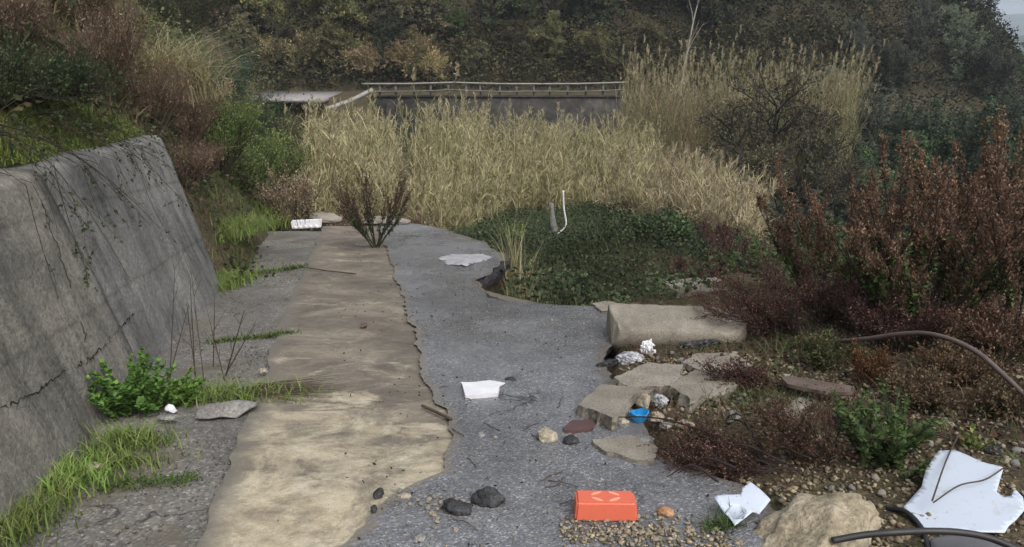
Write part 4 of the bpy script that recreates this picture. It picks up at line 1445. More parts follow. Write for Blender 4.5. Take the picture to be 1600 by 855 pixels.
leafy('leafy_weed', 'smaller leafy weed spreading at the foot of the wall beside the round weed', 'plant', on_road(280, 625), 50, .16, 1.2, 2200, .026, [(0.08, 0.14, 0.03), (0.12, 0.19, 0.045)], thin=.4)


def tuft(label, loc, n0, h, rad, cols, w=.004, group=None, lean=.7, name='grass_tuft'):
    n = int(n0 * 2.2)
    a = rng.normal(size=(n, 3)) * np.array([rad[0], rad[1], 0]) * .5
    a[:, 2] = -SL * a[:, 1]
    mb = MB()
    blades(mb, a, h * .85, w, cols, None, lean, .4)
    return tag(link(name, mb.mesh(name, M_leaf), None, loc), label, 'grass', group)


for u, v, n, h_, rx, ry, lab in (
        (30, 820, 300, .14, .16, .26, 'bright green grass tuft at the foot of the wall at the bottom corner'),
        (105, 748, 300, .13, .20, .20, 'bright green grass tuft at the foot of the wall beside the pale stone'),
        (180, 720, 160, .11, .25, .12, 'short grass tuft spreading from the wall onto the gutter'),
        (340, 618, 420, .15, .55, .16, 'grass tuft around the curved grey roof sheet'),
        (200, 690, 220, .16, .22, .16, 'grass tuft below the round leafy weed'),
        (365, 400, 1300, .28, .5, 1.0, 'bright green grass clump past the end of the wall'),
        (395, 350, 1000, .32, .55, .9, 'yellow flecked grass clump beside the styrofoam box'),
        (355, 440, 600, .2, .25, .5, 'green grass clump at the far foot of the wall'),
        (425, 325, 500, .4, .6, .6, 'tall grass clump behind the styrofoam box'),
        (1190, 640, 240, .22, .35, .2, 'green grass tuft beside the grey cobble'),
        (1130, 825, 60, .13, .06, .05, 'small green grass tuft beside the torn white piece'),
        (1110, 830, 50, .08, .05, .04, 'tiny green tuft in the gravel near the orange brick'),
        (1240, 555, 320, .2, .5, .25, 'green grass tuft under the maroon shrub and the bent pipe'),
        (1590, 735, 160, .16, .1, .12, 'green grass tuft at the notch of the large white sheet')):
    tp = on_road(u, v)
    if u < 450 and v < 460:
        tp[2] = max(tp[2], float(H(tp[0], tp[1])) + .02)
    tuft(lab, tp + np.array([0, 0, -.02]), n, h_, (rx, ry), BRIGHT if u < 900 else WEED)

# grass in the cracks that cross the gutter
for pts, h_, lab in ((((330, 532), (400, 524), (460, 518)), .05, 'line of moss and grass in the middle crack across the gutter'),
                     (((380, 428), (430, 422), (478, 414)), .08, 'line of grass in the far crack across the gutter'),
                     (((160, 752), (230, 748), (310, 742)), .03, 'thin line of moss in the nearest crack across the gutter')):
    W = np.array([on_road(*q) for q in pts])
    c = W.mean(0)
    n = 420
    t_ = rng.random(n) * (len(W) - 1)
    a = np.minimum(t_.astype(int), len(W) - 2)
    P = W[a] * (1 - (t_ - a))[:, None] + W[a + 1] * (t_ - a)[:, None] + rng.normal(size=(n, 3)) * np.array([.03, .03, 0]) - c
    mb = MB()
    blades(mb, P - np.array([0, 0, .02]), h_, .005, [(0.06, 0.10, 0.02), (0.09, 0.13, 0.03)], None, 1.0, .4, 3)
    tag(link('crack_grass', mb.mesh('crack_grass', M_leaf), None, c), lab, 'grass')

# ------------------------------------------------------------------ left slope shrubs
BRM = [(0.04, 0.062, 0.028), (0.06, 0.088, 0.038), (0.08, 0.08, 0.04), (0.026, 0.036, 0.02)]


bush('bramble_bush', 'dark green bramble with long bare shoots hanging over the wall', 'bush', at_ground(60, 6.4), 46, .62, 1.4, BRM, None, (.03, .024, .018), 380, 1300, 3200, .022, 0, dirbias=(.5, .0, -.1), droop=.35, tw=(.08, .25), rise=0, base_r=.009)
bush('bramble_bush', 'dark green bramble at the left edge above the near wall', 'bush', at_ground(5, 5.9), 44, .7, 1.7, BRM, None, (.03, .024, .018), 380, 1300, 3200, .022, 0, dirbias=(.4, 0, -.1), droop=.3, tw=(.08, .25), rise=0, base_r=.009)
DRYB = [(0.225, 0.16, 0.11), (0.29, 0.22, 0.155), (0.15, 0.108, 0.075), (0.36, 0.29, 0.205)]
for i_, (u, Y, h_, lab) in enumerate(((170, 8.3, .7, 'reddish brown dry shrub above the dark bramble'), (235, 9.0, .65, 'reddish brown dry shrub on the slope over the mossy ledge'),
                                      (300, 10.0, .4, 'reddish brown dry shrub spilling over the end of the wall'), (95, 8.8, .75, 'pale brown shrub high on the slope at the top edge'),
                                      (285, 10.6, .6, 'rust brown shrub on the slope below the blond tussock'), (30, 7.6, .6, 'dry brown shrub at the top corner over the bramble'),
                                      (185, 10.0, .7, 'brown shrub left of the blond tussock'), (140, 9.8, .8, 'dry brown shrub at the top of the slope'), (280, 8.9, .4, 'low brown shrub drooping behind the wall corner'))):
    p = at_ground(u, Y)
    bush('dry_bush', lab, 'bush', p - np.array([0, 0, .05]), 30, h_, 1.1, DRYB if i_ != 3 else [(0.24, 0.18, 0.13), (0.18, 0.13, 0.09)], None, (.15, .115, .085), 360, 2200, 6000, .03, 600 if i_ % 2 else 0, tw=(.08, .28), droop=.08, narrow=.13)
GSH = [(0.11, 0.16, 0.05), (0.15, 0.205, 0.065), (0.21, 0.235, 0.09), (0.075, 0.105, 0.04)]
for i_, (u, Y, h_, cols, lab) in enumerate(((335, 11.6, .9, GSH, 'green feathery shrub just past the wall end'), (380, 14, 1.15, GSH, 'green feathery shrub above the grass clumps'),
                                            (420, 17, 1.6, GSH, 'tall green shrub left of the reed bed'), (455, 19, 1.5, [(0.12, 0.145, 0.05), (0.17, 0.18, 0.06)], 'yellow green shrub touching the reed bed'),
                                            (440, 13.2, .9, DRYB, 'low reddish brown shrub behind the styrofoam box'), (500, 14.5, .8, DRYB, 'low brown shrub at the far end of the road'),
                                            (620, 14.6, .8, DRYB, 'brown shrub behind the small V shaped shrub'),
                                            (350, 17, 1.2, [(0.09, 0.10, 0.04), (0.14, 0.14, 0.055)], 'olive shrub on the slope below the green patch'),
                                            (315, 13, .8, DRYB, 'reddish shrub on the slope right of the blond tussock'),
                                            (385, 24, 2.2, [(0.05, 0.085, 0.04), (0.075, 0.115, 0.05)], 'dark green shrub below the far road slab'),
                                            (340, 26, 2.2, [(0.045, 0.09, 0.055), (0.06, 0.11, 0.065)], 'blue green shrub on the slope near the far road'),
                                            (440, 30, 2.0, [(0.09, 0.07, 0.045), (0.12, 0.095, 0.06)], 'grey brown shrub under the hanging road slab'),
                                            (300, 32, 3.0, [(0.035, 0.05, 0.02), (0.06, 0.06, 0.03)], 'dark shrub at the top of the left slope'))):
    p = at_ground(u, Y)
    s_ = Y / 12
    bush('slope_shrub', lab, 'bush', p - np.array([0, 0, .05]), 30, h_, .9, cols, None, (.05, .04, .025), 280, 1500, int(11000), .03 * s_ ** .8, 0, tw=(.1 * s_, .28 * s_), droop=.04)
# blond tussock grass
p = at_ground(248, 11.0)
mb = MB()
a = rng.normal(size=(2600, 3)) * np.array([.35, .35, .0])
blades(mb, a, 1.25, .006, [(0.42, 0.36, 0.22), (0.33, 0.28, 0.16), (0.24, 0.2, 0.1), (0.14, 0.14, 0.06)], None, .95, .55, 6)
t = link('tussock_grass', mb.mesh('tussock_grass', M_dry), None, p)
tag(t, 'blond drooping tussock of pampas like grass at the top of the slope', 'grass')

# ------------------------------------------------------------------ rubble and litter
# the concrete drum (broken pipe or rounded kerb)
def drum():
    a, b_ = on_road(957, 541), on_road(1172, 541)
    c = (a + b_) / 2
    L = np.linalg.norm(b_ - a)
    nx, na = 60, 40
    xs = np.linspace(-L / 2, L / 2, nx)
    r0 = .20
    bm = bmesh.new()
    rings = []
    for i, x in enumerate(xs):
        e = min(i, nx - 1 - i)
        r = r0 * (1 - (.10 if i < 3 else .0) * (3 - i) / 3) * (math.sqrt(max(.05, 1 - max(0, (x - L * .30) / (L * .215)) ** 2)) if x > L * .30 else 1)
        ring = []
        for k in range(na):
            th = k / na * 2 * math.pi
            rr = r * (1 + .018 * mnoise.noise(Vector((x * 3, math.cos(th) * 1.5, math.sin(th) * 1.5))))
            y = rr * math.cos(th) * 1.2
            z = rr * math.sin(th)
            # flattened top and chipped left corner
            z = min(z, r0 * .50 + .26 * y + .012 * mnoise.noise(Vector((x * 14, y * 14, 5))) + .01 * mnoise.noise(Vector((x * 5, y * 5, 0))))
            chip = .6 * max(0, (-x - L * .40) * 1.0 + (-y) * .6 + z * .6 - .14)
            ring.append(bm.verts.new((x + chip * .8 + .012 * mnoise.noise(Vector((y * 12, z * 12, 3))) * (i == 0), y + chip * .25, z - chip * .5)))
        rings.append(ring)
    for i in range(nx - 1):
        for k in range(na):
            bm.faces.new([rings[i][k], rings[i][(k + 1) % na], rings[i + 1][(k + 1) % na], rings[i + 1][k]])
    bm.faces.new(rings[0][::-1])
    bm.faces.new(rings[-1])
    bmesh.ops.recalc_face_normals(bm, faces=bm.faces[:])
    me = bpy.data.meshes.new('concrete_drum')
    bm.to_mesh(me)
    bm.free()
    for p_ in me.polygons:
        p_.use_smooth = len(p_.vertices) == 4
    me.materials.append(M_conc2)
    o = link('concrete_drum', me, None, (c[0], c[1] + .20, c[2] + .095 - SL * .20))
    o.rotation_euler = (R_(-8), R_(2.0), R_(-1.5))
    return tag(o, 'long rounded concrete drum lying on the broken edge of the asphalt', 'concrete block')


drum()
slab_px('kerb_slab', [(1035, 440), (1085, 434), (1140, 433), (1262, 440), (1262, 452), (1150, 452), (1060, 458)], .10, .2, M_conc, 'long broken kerb slab behind the concrete drum', 'slab', jitter=.008, seed=5)
slab_px('edge_chunk', [(925, 474), (950, 470), (985, 478), (975, 486), (940, 486)], .03, .08, M_conc, 'small pale concrete chunk at the left end of the drum', 'slab', jitter=.006, seed=6)
slab_px('concrete_slab', [(901, 633), (940, 600), (998, 605), (993, 616), (958, 652), (930, 641)], .09, .08, M_conc2, 'tilted broken concrete slab nearest the asphalt beside the rusty tile', 'slab', (.12, -.04), .004, .07, seed=2)
slab_px('concrete_slab', [(960, 590), (1012, 566), (1066, 570), (1064, 588), (1045, 602), (985, 606)], .09, .10, M_conc, 'rough flat broken concrete slab in the middle of the slab heap', 'slab', (.02, .05), .006, .07, seed=3)
slab_px('concrete_slab', [(1046, 602), (1085, 578), (1140, 582), (1152, 602), (1110, 616), (1078, 622)], .10, .09, M_conc2, 'smooth grey broken slab under the maroon twigs', 'slab', (.05, -.03), .004, .07, seed=4)
slab_px('concrete_slab', [(1066, 566), (1090, 551), (1150, 552), (1176, 570), (1145, 580), (1090, 577)], .08, .09, M_conc, 'rough sandy slab against the front of the concrete drum', 'slab', (0, .03), .006, .07, seed=7)
slab_px('flat_slab', [(925, 688), (985, 680), (1030, 700), (1020, 722), (985, 716), (940, 702)], .035, .03, M_conc2, 'thin flat slab half sunk at the edge of the asphalt', 'slab', jitter=.005, seed=8)
slab_px('stone_bar', [(1210, 648), (1262, 612), (1280, 620), (1232, 658)], .07, .06, M_conc, 'broken bar of concrete pointing up the rubble bank', 'slab', jitter=.006, seed=9)
M_wood = plain('old_wood', (0.11, 0.085, 0.07), .8, .3, .2)
slab_px('wooden_board', [(1220, 588), (1240, 588), (1335, 604), (1334, 613), (1290, 612), (1230, 600)], .14, .02, M_wood, 'weathered wooden board lying below the bent pipe', 'board', jitter=.002, seed=10)
M_tile = plain('rusty_tile', (0.09, 0.045, 0.042), .55, .2)
slab_px('red_tile', [(880, 668), (893, 657), (926, 655), (929, 666), (905, 672), (882, 673)], .03, .018, M_tile, 'dark red broken tile in front of the tilted slab', 'tile', (.05, 0), jitter=.001, seed=11)
def soiled(name, col, rough):
    m, nt, b = new_mat(name)
    v = coords(nt, 'Object')
    st = ramp(nt, noise(nt, v, 6, 8, 0.72, 0.8), [(0.55, (0, 0, 0)), (0.72, (.55, .55, .55))])
    sp = ramp(nt, noise(nt, v, 70, 3, 0.6), [(0.66, (0, 0, 0)), (0.72, (.7, .7, .7))])
    c = mixc(nt, st, col, (0.26, 0.235, 0.19))
    c = mixc(nt, sp, c, (0.16, 0.13, 0.10))
    nt.links.new(c, b.inputs['Base Color'])
    b.inputs['Roughness'].default_value = rough
    bump(nt, b, noise(nt, v, 9, 4, 0.6), 0.12, 0.02)
    return m


M_blue = soiled('blue_plastic', (0.02, 0.23, 0.50), .4)
M_white = plain('white_foam', (0.66, 0.66, 0.68), .6, .10)
M_whitep = soiled('white_plastic', (0.50, 0.555, 0.635), .42)
M_black = plain('black_plastic', (0.012, 0.012, 0.014), .4, .3)
M_film = plain('dirty_film', (0.30, 0.30, 0.31), .25, .85, scale=22)
M_orange = soiled('orange_plastic', (0.62, 0.13, 0.07), .5)


def crumple(name, loc, dims, mat, label, cat, seed, amp=.35, sub=4, rot=0):
    bm = bmesh.new()
    bmesh.ops.create_icosphere(bm, subdivisions=sub, radius=1)
    o_ = Vector((seed * 2.1, seed, 0))
    for v in bm.verts:
        c = v.co.copy()
        k = 1 + amp * abs(mnoise.noise(c * 2.3 + o_)) - amp * .8 * abs(mnoise.noise(c * 4.7 + o_)) + amp * .3 * mnoise.noise(c * 9 + o_)
        v.co = Vector((c.x * dims[0] * k, c.y * dims[1] * k, max(c.z, -.5) * dims[2] * k))
    me = bpy.data.meshes.new(name)
    bm.to_mesh(me)
    bm.free()
    me.materials.append(mat)
    o = link(name, me, None, loc)
    o.rotation_euler = (0, 0, rot)
    return tag(o, label, cat)


def up(p, z):
    return p + np.array([0, 0, z])


# blue cup-like plastic piece: an open crumpled box
def blue_cup():
    p = on_road(997, 660)
    bm = bmesh.new()
    r0 = []
    for lv, (z, s) in enumerate(((0, .8), (.03, .95), (.065, 1.05), (.07, .95), (.03, .8))):
        ring = []
        for k in range(20):
            th = k / 20 * 6.283
            rr = s * .052 * (1 + .12 * math.sin(3 * th + .6) + .05 * math.sin(7 * th))
            ring.append(bm.verts.new((rr * math.cos(th) * 1.25, rr * math.sin(th), z + .012 * math.sin(2 * th) * (z > .05))))
        r0.append(ring)
    for a, b_ in zip(r0, r0[1:]):
        for k in range(20):
            bm.faces.new([a[k], a[(k + 1) % 20], b_[(k + 1) % 20], b_[k]])
    bm.faces.new(r0[0][::-1])
    bm.faces.new(r0[-1])
    me = bpy.data.meshes.new('blue_cup')
    bm.to_mesh(me)
    bm.free()
    me.materials.append(M_blue)
    bo = link('blue_cup', me, None, up(p, .015))
    bo.scale = (.8, .8, .7)
    return tag(bo, 'crushed bright blue plastic cup among the rubble stones', 'cup')


blue_cup()
crumple('plastic_bag', up(on_road(985, 566), .02), (.10, .07, .05), M_film, 'crumpled clear and white plastic bag against the front of the drum', 'bag', 3)
crumple('plastic_bag', up(on_road(1012, 553), .04), (.05, .05, .06), M_white, 'small bright white crumpled bag beside the concrete drum', 'bag', 8, .5)
crumple('plastic_wrap', up(on_road(1030, 632), .02), (.045, .04, .04), M_film, 'small shiny plastic wrapper between the broken slabs', 'wrapper', 12, .5)
crumple('black_sack', up(on_road(950, 570), .01), (.10, .03, .02), M_black, 'torn strip of black plastic left of the crumpled bag', 'plastic scrap', 5, .4, rot=.5)
crumple('black_sack', up(on_road(1092, 549), .03), (.17, .05, .055), M_black, 'crumpled black plastic sheet in front of the concrete drum', 'plastic sheet', 6, .5, rot=.25)
crumple('black_sack', up(on_road(1550, 722), .03), (.06, .05, .05), M_black, 'dark lump behind the large white sheet', 'plastic scrap', 7, .3)


def foam_box():
    a, b_, c_ = on_road(449, 364), on_road(484, 366), on_road(505, 352)
    ctr = (a + c_) / 2
    w, d, h_ = .50, .34, .115
    t = thing('foam_box', 'white styrofoam fish box with notched side at the far end of the concrete strip', 'box', (ctr[0], ctr[1] + .08, ctr[2] + .01), R_(14))
    bm = bmesh.new()
    bmesh.ops.create_cube(bm, size=1)
    for v in bm.verts:
        v.co = Vector((v.co.x * w * (1 if v.co.z > 0 else .94), v.co.y * d * (1 if v.co.z > 0 else .92), (v.co.z + .5) * h_))
    top = [f for f in bm.faces if f.normal.z > .9]
    r = bmesh.ops.inset_region(bm, faces=top, thickness=.025)
    bmesh.ops.translate(bm, verts=list({v for f in top for v in f.verts}), vec=(0, 0, -.012))
    bmesh.ops.bevel(bm, geom=bm.edges[:], offset=.006, segments=2, affect='EDGES')
    me = bpy.data.meshes.new('box_body')
    bm.to_mesh(me)
    bm.free()
    me.materials.append(M_white)
    o = link('box_body', me, t)
    for k in range(5):
        mb = MB()
        box_mb(mb, (-.21 + k * .085, -d / 2 - .012, .0), (-.21 + k * .085 + .05, -d / 2 + .008, .05))
        link('side_rib', mb.mesh('side_rib', M_white), t)
    t.rotation_euler = (R_(-7), 0, R_(12))


foam_box()


def foam_lid():
    p = on_road(752, 612)
    t = thing('foam_tray', 'white foam tray lying upside down in the middle of the asphalt', 'tray', up(p, .012), R_(2))
    o = slab_px('tray_base', [(722, 599), (757, 595), (781, 600), (778, 614), (727, 618)], .035, .028, M_white, None, None, (0, -.0), .0, .02, seed=3, step=.02)
    o.parent = t
    o.location = Vector(o.location) - t.location
    o.rotation_euler = (0, 0, -R_(2))
    o2 = slab_px('tray_rim', [(719, 597), (745, 597), (765, 594), (789, 598), (781, 603), (728, 603)], .022, .008, M_white, None, None, (0, 0), .0, .0, seed=4, step=.02)
    o2.parent = t
    o2.location = Vector(o2.location) - t.location
    t.rotation_euler = (0, 0, 0)
    o.rotation_euler = (0, 0, 0)


foam_lid()


def brick():
    p = on_road(945, 806)
    t = thing('orange_block', 'bright orange hollow plastic block lying at the edge of the gravel', 'block', up(p, .004), R_(-1.5))
    bm = bmesh.new()
    w, d, h_ = .262, .125, .085
    bmesh.ops.create_cube(bm, size=1)
    for v in bm.verts:
        s = .94 if v.co.z > 0 else 1
        v.co = Vector((v.co.x * w * s, v.co.y * d * s, (v.co.z + .5) * h_))
    bmesh.ops.bevel(bm, geom=[e for e in bm.edges], offset=.009, segments=3, affect='EDGES')
    me = bpy.data.meshes.new('block_body')
    bm.to_mesh(me)
    bm.free()
    me.materials.append(M_orange)
    link('block_body', me, t)
    M_pale = plain('worn_orange', (0.72, 0.32, 0.22), .5, .1)
    for sx, sy in ((-1, -1), (1, -1), (-1, 1), (1, 1)):
        bm = bmesh.new()
        n = 14
        ang = -sx * sy * .55
        vs = []
        for k in range(n):
            th = k / n * 6.283
            x, y = .024 * math.cos(th) * (1 + .15 * math.cos(2 * th)), .0085 * math.sin(th)
            vs.append((sx * .036 + x * math.cos(ang) - y * math.sin(ang), sy * .026 + x * math.sin(ang) + y * math.cos(ang)))
        top = [bm.verts.new((x, y, h_ + .002)) for x, y in vs]
        bot = [bm.verts.new((x * 1.03, y * 1.03, h_ - .004)) for x, y in vs]
        bm.faces.new(top)
        for k in range(n):
            bm.faces.new([top[k], bot[k], bot[(k + 1) % n], top[(k + 1) % n]])
        bmesh.ops.recalc_face_normals(bm, faces=bm.faces[:])
        me = bpy.data.meshes.new('pale_lug')
        bm.to_mesh(me)
        bm.free()
        me.materials.append(M_pale)
        link('pale_lug', me, t)
    t.rotation_euler = (R_(-7), 0, R_(-1.5))


brick()
# white torn pieces
slab_px('torn_sheet', [(1115, 776), (1130, 772), (1158, 774), (1160, 763), (1173, 754), (1204, 782), (1196, 792), (1186, 803), (1176, 799), (1148, 820), (1140, 806), (1132, 798)], .07, .004, M_whitep,
        'torn white star shaped plastic piece beside the pale boulder', 'plastic sheet', (.03, .25), 0, 0, lambda x, y: .005 * math.sin(x * 22) + .004 * math.sin(y * 30), .012, 3, smooth=True)
slab_px('white_sheet', [(1412, 790), (1440, 760), (1446, 735), (1466, 706), (1490, 704), (1510, 712), (1532, 723), (1568, 732), (1562, 752), (1557, 770), (1568, 778), (1580, 776), (1585, 765), (1598, 778), (1602, 796), (1588, 812), (1576, 822), (1570, 832), (1500, 829), (1442, 828), (1432, 812)], .09, .004, M_whitep,
        'large bluish white broken plastic sheet with a notch, lying on the rubble', 'plastic sheet', (.05, .06), 0, 0, lambda x, y: .004 * math.sin(x * 6 + 1) + .003 * math.sin(y * 7 + x * 3), .018, 4, smooth=True)
M_twg = plain('dead_twig', (0.07, 0.055, 0.042), .85, .3, .2)
for pts, lab in ((((1492, 712), (1470, 760), (1448, 825)), 'dark twig lying straight across the large white sheet'), (((1450, 828), (1490, 800), (1530, 790), (1560, 770)), 'curved twig lying over the lower part of the large white sheet')):
    tube_obj('twig', [up(on_road(*q), .13) for q in pts], .0035, M_twg, lab, 'twig', 6)
# grey bent piece below the sheet
M_grey = plain('grey_plastic', (0.09, 0.09, 0.095), .5, .2)
slab_px('bent_sheet', [(1455, 838), (1500, 832), (1560, 838), (1580, 860), (1460, 875)], .06, .012, M_grey, 'dark grey bent panel under the edge of the large white sheet', 'panel', (0, .3), 0, .02, lambda x, y: -.8 * x * x, .02, 4, smooth=True)

# curved grey sheet by the wall
def roof_sheet():
    a, b_ = on_road(312, 648), on_road(402, 640)
    c = (a + b_) / 2
    L = np.linalg.norm(b_ - a)
    nx, ny = 24, 18
    X, Y = np.meshgrid(np.linspace(-L / 2, L / 2, nx), np.linspace(-.085, .085, ny))
    Xs = X * (1 - .30 * np.abs(Y / .085)) + .05 * (Y / .085)
    Z = .06 * np.cos(Y / .085 * 1.4) * (1 - .4 * (X / L * 2) ** 2) + .004 * np.sin(X * 30)
    V = np.stack([Xs, Y, Z], -1)
    V2 = V - np.array([0, 0, .007])
    me = grid_mesh('roof_sheet', np.concatenate([V[..., 0], V2[::-1, :, 0], V[:1, :, 0]]), np.concatenate([V[..., 1], V2[::-1, :, 1], V[:1, :, 1]]), np.concatenate([V[..., 2], V2[::-1, :, 2], V[:1, :, 2]]),
                   rocky('fibre_cement', [(0.13, 0.12, 0.11), (0.19, 0.18, 0.165), (0.25, 0.24, 0.22)], 8, 60, .8, .3))
    o = link('roof_sheet', me, None, up(c, .005))
    o.rotation_euler = (0, 0, R_(6))
    tag(o, 'curved shard of grey fibre cement roofing on the gutter by the grass', 'roofing shard')
    M2 = None


roof_sheet()
# bent pipe across the right bank
M_pipe = plain('rusty_pipe', (0.10, 0.075, 0.065), .6, .3)
ptsp = [(1302, 534, .20), (1350, 530, .29), (1400, 523, .37), (1445, 521, .42), (1490, 532, .42), (1530, 553, .38), (1570, 588, .30), (1612, 628, .2), (1650, 660, .1)]
tube_obj('bent_pipe', [on_road(u, v, z) for u, v, z in ptsp], .0145, M_pipe, 'long bent brown pipe arching over the right bank', 'pipe', 12)
tube_obj('black_hose', [on_road(u, v, z) for u, v, z in ((1300, 845, .10), (1350, 836, .13), (1400, 832, .15), (1450, 830, .15), (1500, 832, .15), (1550, 842, .13), (1610, 868, .08))], .013, plain('black_rubber', (0.02, .018, .018), .5, .3), 'black rubber hose curving past the lower edge of the large white sheet', 'hose', 10)
tube_obj('black_hose', [on_road(u, v, z) for u, v, z in ((1385, 795, .03), (1415, 800, .06), (1440, 826, .05), (1452, 860, .03))], .011, M_black, 'short black hose loop at the left tip of the large white sheet', 'hose', 10)
tube_obj('white_stake', [at_y(871, 366, 18), at_y(884, 352, 18), at_y(881, 325, 18), at_y(880, 298, 18)], .021, M_white, 'bent white stake sticking up from the brambles', 'stake', 8)
tube_obj('grey_stump', [at_y(866, 362, 18.3), at_y(863, 340, 18.3), at_y(862, 318, 18.3)], [.1, .07, .05], M_stone2, 'grey weathered post stub beside the white stake', 'post', 8)
tube_obj('stick', [on_road(u, v, .015) for u, v in ((660, 634), (680, 643), (705, 655))], .009, M_twg, 'brown stick lying where the concrete strip meets the asphalt', 'stick', 6)
tube_obj('stick', [on_road(u, v, .012) for u, v in ((478, 418), (510, 423), (556, 428))], .008, M_twg, 'thin stick lying across the far part of the concrete strip', 'stick', 6)

# boulders, named rocks
def rock(name, u, v, dims, mat, label, cat='rock', seed=1, rot=0, lift=0, tilt=0, cuts=7, rough=.12, group=None, sub=4):
    o = link(name, rock_mesh(name, seed, dims, mat, sub, cuts, rough), None, up(on_road(u, v), dims[2] * .55 + lift))
    o.rotation_euler = (tilt, 0, rot)
    return tag(o, label, cat, group)


rock('boulder', 1275, 850, (.36, .22, .15), rocky('sandy_boulder', [(0.17, 0.14, 0.095), (0.31, 0.265, 0.185), (0.44, 0.39, 0.30)], 8, 45, .9, 1.0), 'big sandy yellow boulder at the bottom edge', 'boulder', 4, .5, lift=-.09, tilt=0, sub=5, rough=.2, cuts=11)
rock('rock', 856, 688, (.072, .055, .045), M_stone, 'pale tan rock on the asphalt beside the dark red tile', seed=5, rot=.3)
rock('asphalt_lump', 894, 694, (.05, .045, .028), M_darkr, 'black lump touching the pale tan rock', 'lump', 6)
rock('asphalt_lump', 764, 786, (.075, .06, .045), M_darkr, 'larger black asphalt lump on the asphalt', 'lump', 7, .2, rough=.25)
rock('asphalt_lump', 716, 800, (.065, .05, .04), M_darkr, 'black asphalt lump with a pale groove beside the larger lump', 'lump', 8, -.3, rough=.25)
rock('asphalt_lump', 592, 775, (.025, .03, .025), M_darkr, 'black flake at the edge of the concrete strip', 'lump', 9)
rock('asphalt_lump', 585, 800, (.018, .02, .02), M_darkr, 'small black flake below the other flake at the strip edge', 'lump', 10)
rock('rock', 1005, 636, (.05, .05, .06), M_stone, 'tan rock wedged beside the tilted slab', seed=11)
rock('rock', 970, 662, (.05, .035, .028), M_stone, 'tan rock left of the blue cup', seed=12)
rock('rock', 1025, 658, (.055, .04, .035), M_stone, 'cream rock just right of the blue cup', seed=13)
rock('rock', 1070, 668, (.055, .035, .03), M_stone, 'pale flat rock by the tangled maroon twigs', seed=14)
rock('rock', 1000, 690, (.08, .045, .02), M_stone2, 'dark flat rock below the blue cup', seed=15)
rock('rock', 1040, 668, (.035, .03, .02), M_stone2, 'small grey rock under the cream rock', seed=16)
rock('cobble', 1145, 660, (.05, .045, .045), M_stone2, 'round pale grey cobble in the green grass', seed=17, cuts=2)
rock('cobble', 1528, 655, (.06, .05, .04), rocky('brown_cobble', [(0.05, 0.035, 0.03), (0.08, 0.06, 0.05), (0.11, 0.085, 0.07)], 6), 'round brown cobble in the pebbles below the bent pipe', seed=18, cuts=2)
rock('brick_fragment', 1040, 806, (.036, .03, .03), rocky('brick_fragment', [(0.25, 0.12, 0.06), (0.36, 0.2, 0.11), (0.42, 0.28, 0.17)], 8), 'tan brick fragment in the gravel right of the orange block', 'brick', 19)
rock('rock', 268, 643, (.035, .03, .03), M_white, 'bright white stone in the weeds by the wall', seed=20)
rock('rock', 262, 656, (.06, .035, .025), M_stone2, 'grey stone under the bright white stone', seed=21)
rock('rock', 148, 730, (.045, .03, .018), M_stone, 'flat pale stone in the grass at the wall foot', seed=22)
rock('rock', 412, 582, (.03, .022, .022), M_stone, 'small white stone on the gutter', seed=23)
rock('rock', 568, 511, (.035, .025, .022), M_tile, 'small dark red stone on the concrete strip', seed=24)
rock('rock', 632, 778, (.032, .02, .014), M_stone, 'flat cream stone left of the black lumps', seed=25)
rock('rock', 655, 844, (.028, .024, .018), M_stone2, 'lone grey stone at the bottom of the asphalt', seed=26)
rock('rock', 751, 683, (.022, .02, .018), M_stone2, 'small grey stone below the foam tray', seed=27)
rock('rock', 797, 595, (.04, .018, .018), M_darkr, 'dark sliver just right of the foam tray', seed=28)
rock('rock', 500, 346, (.42, .22, .10), M_conc, 'flat grey rock behind the styrofoam box', seed=29, rough=.2)
rock('rock', 600, 350, (.45, .2, .09), M_conc, 'low pale rock behind the small V shaped shrub', seed=30, rough=.2)
rock('rock', 337, 362, (.06, .05, .05), M_stone, 'small pale stone just past the top end of the wall', seed=31)

# counted stones: copies
base_st = [rock_mesh('stone', 40 + k, (1, .8, .62), m_, 2, 7, .15) for k, m_ in enumerate((M_stone, M_stone2, M_stone, M_conc))]
first = True


def stone_at(p, s, grp, lab, k=None):
    o = bpy.data.objects.new('stone', base_st[int(rng.integers(4)) if k is None else k])
    sc.collection.objects.link(o)
    o.location = [float(c) for c in p]
    o.scale = (s, s * rng.uniform(.8, 1.2), s * rng.uniform(.8, 1.1))
    o.rotation_euler = (rng.normal() * .3, rng.normal() * .3, rng.random() * 6.28)
    return tag(o, lab, 'stone', grp)


for k in range(40):
    u, v = rng.normal(690, 22), rng.normal(790, 11)
    stone_at(up(on_road(u, v), .012), rng.uniform(.006, .017), 'pebbles around the black asphalt lumps', 'cream pebble in the little heap around the black asphalt lumps')
for k in range(45):
    u, v = rng.uniform(640, 1000), rng.uniform(470, 850)
    p = on_road(u, v)
    if cs_right(p[1]) + .05 < p[0] < xr(p[1]) - .05:
        stone_at(up(p, .009), rng.uniform(.006, .014), 'stray pebbles on the asphalt', 'stray pebble lying loose on the open asphalt')
for k in range(60):
    u, v = rng.normal(1010, 60), rng.normal(826, 12)
    stone_at(up(on_road(u, v), .014), rng.uniform(.006, .016), 'pebbles below the orange block', 'pebble in the gravel strip below the orange block')
for k in range(95):
    u, v = rng.uniform(1290, 1620), rng.uniform(600, 790)
    p = on_road(u, v)
    p[2] = H(p[0], p[1])
    stone_at(up(p, .008), rng.uniform(.010, .027), 'pale stones on the rubble bank', 'pale stone scattered on the rubble bank below the bent pipe')
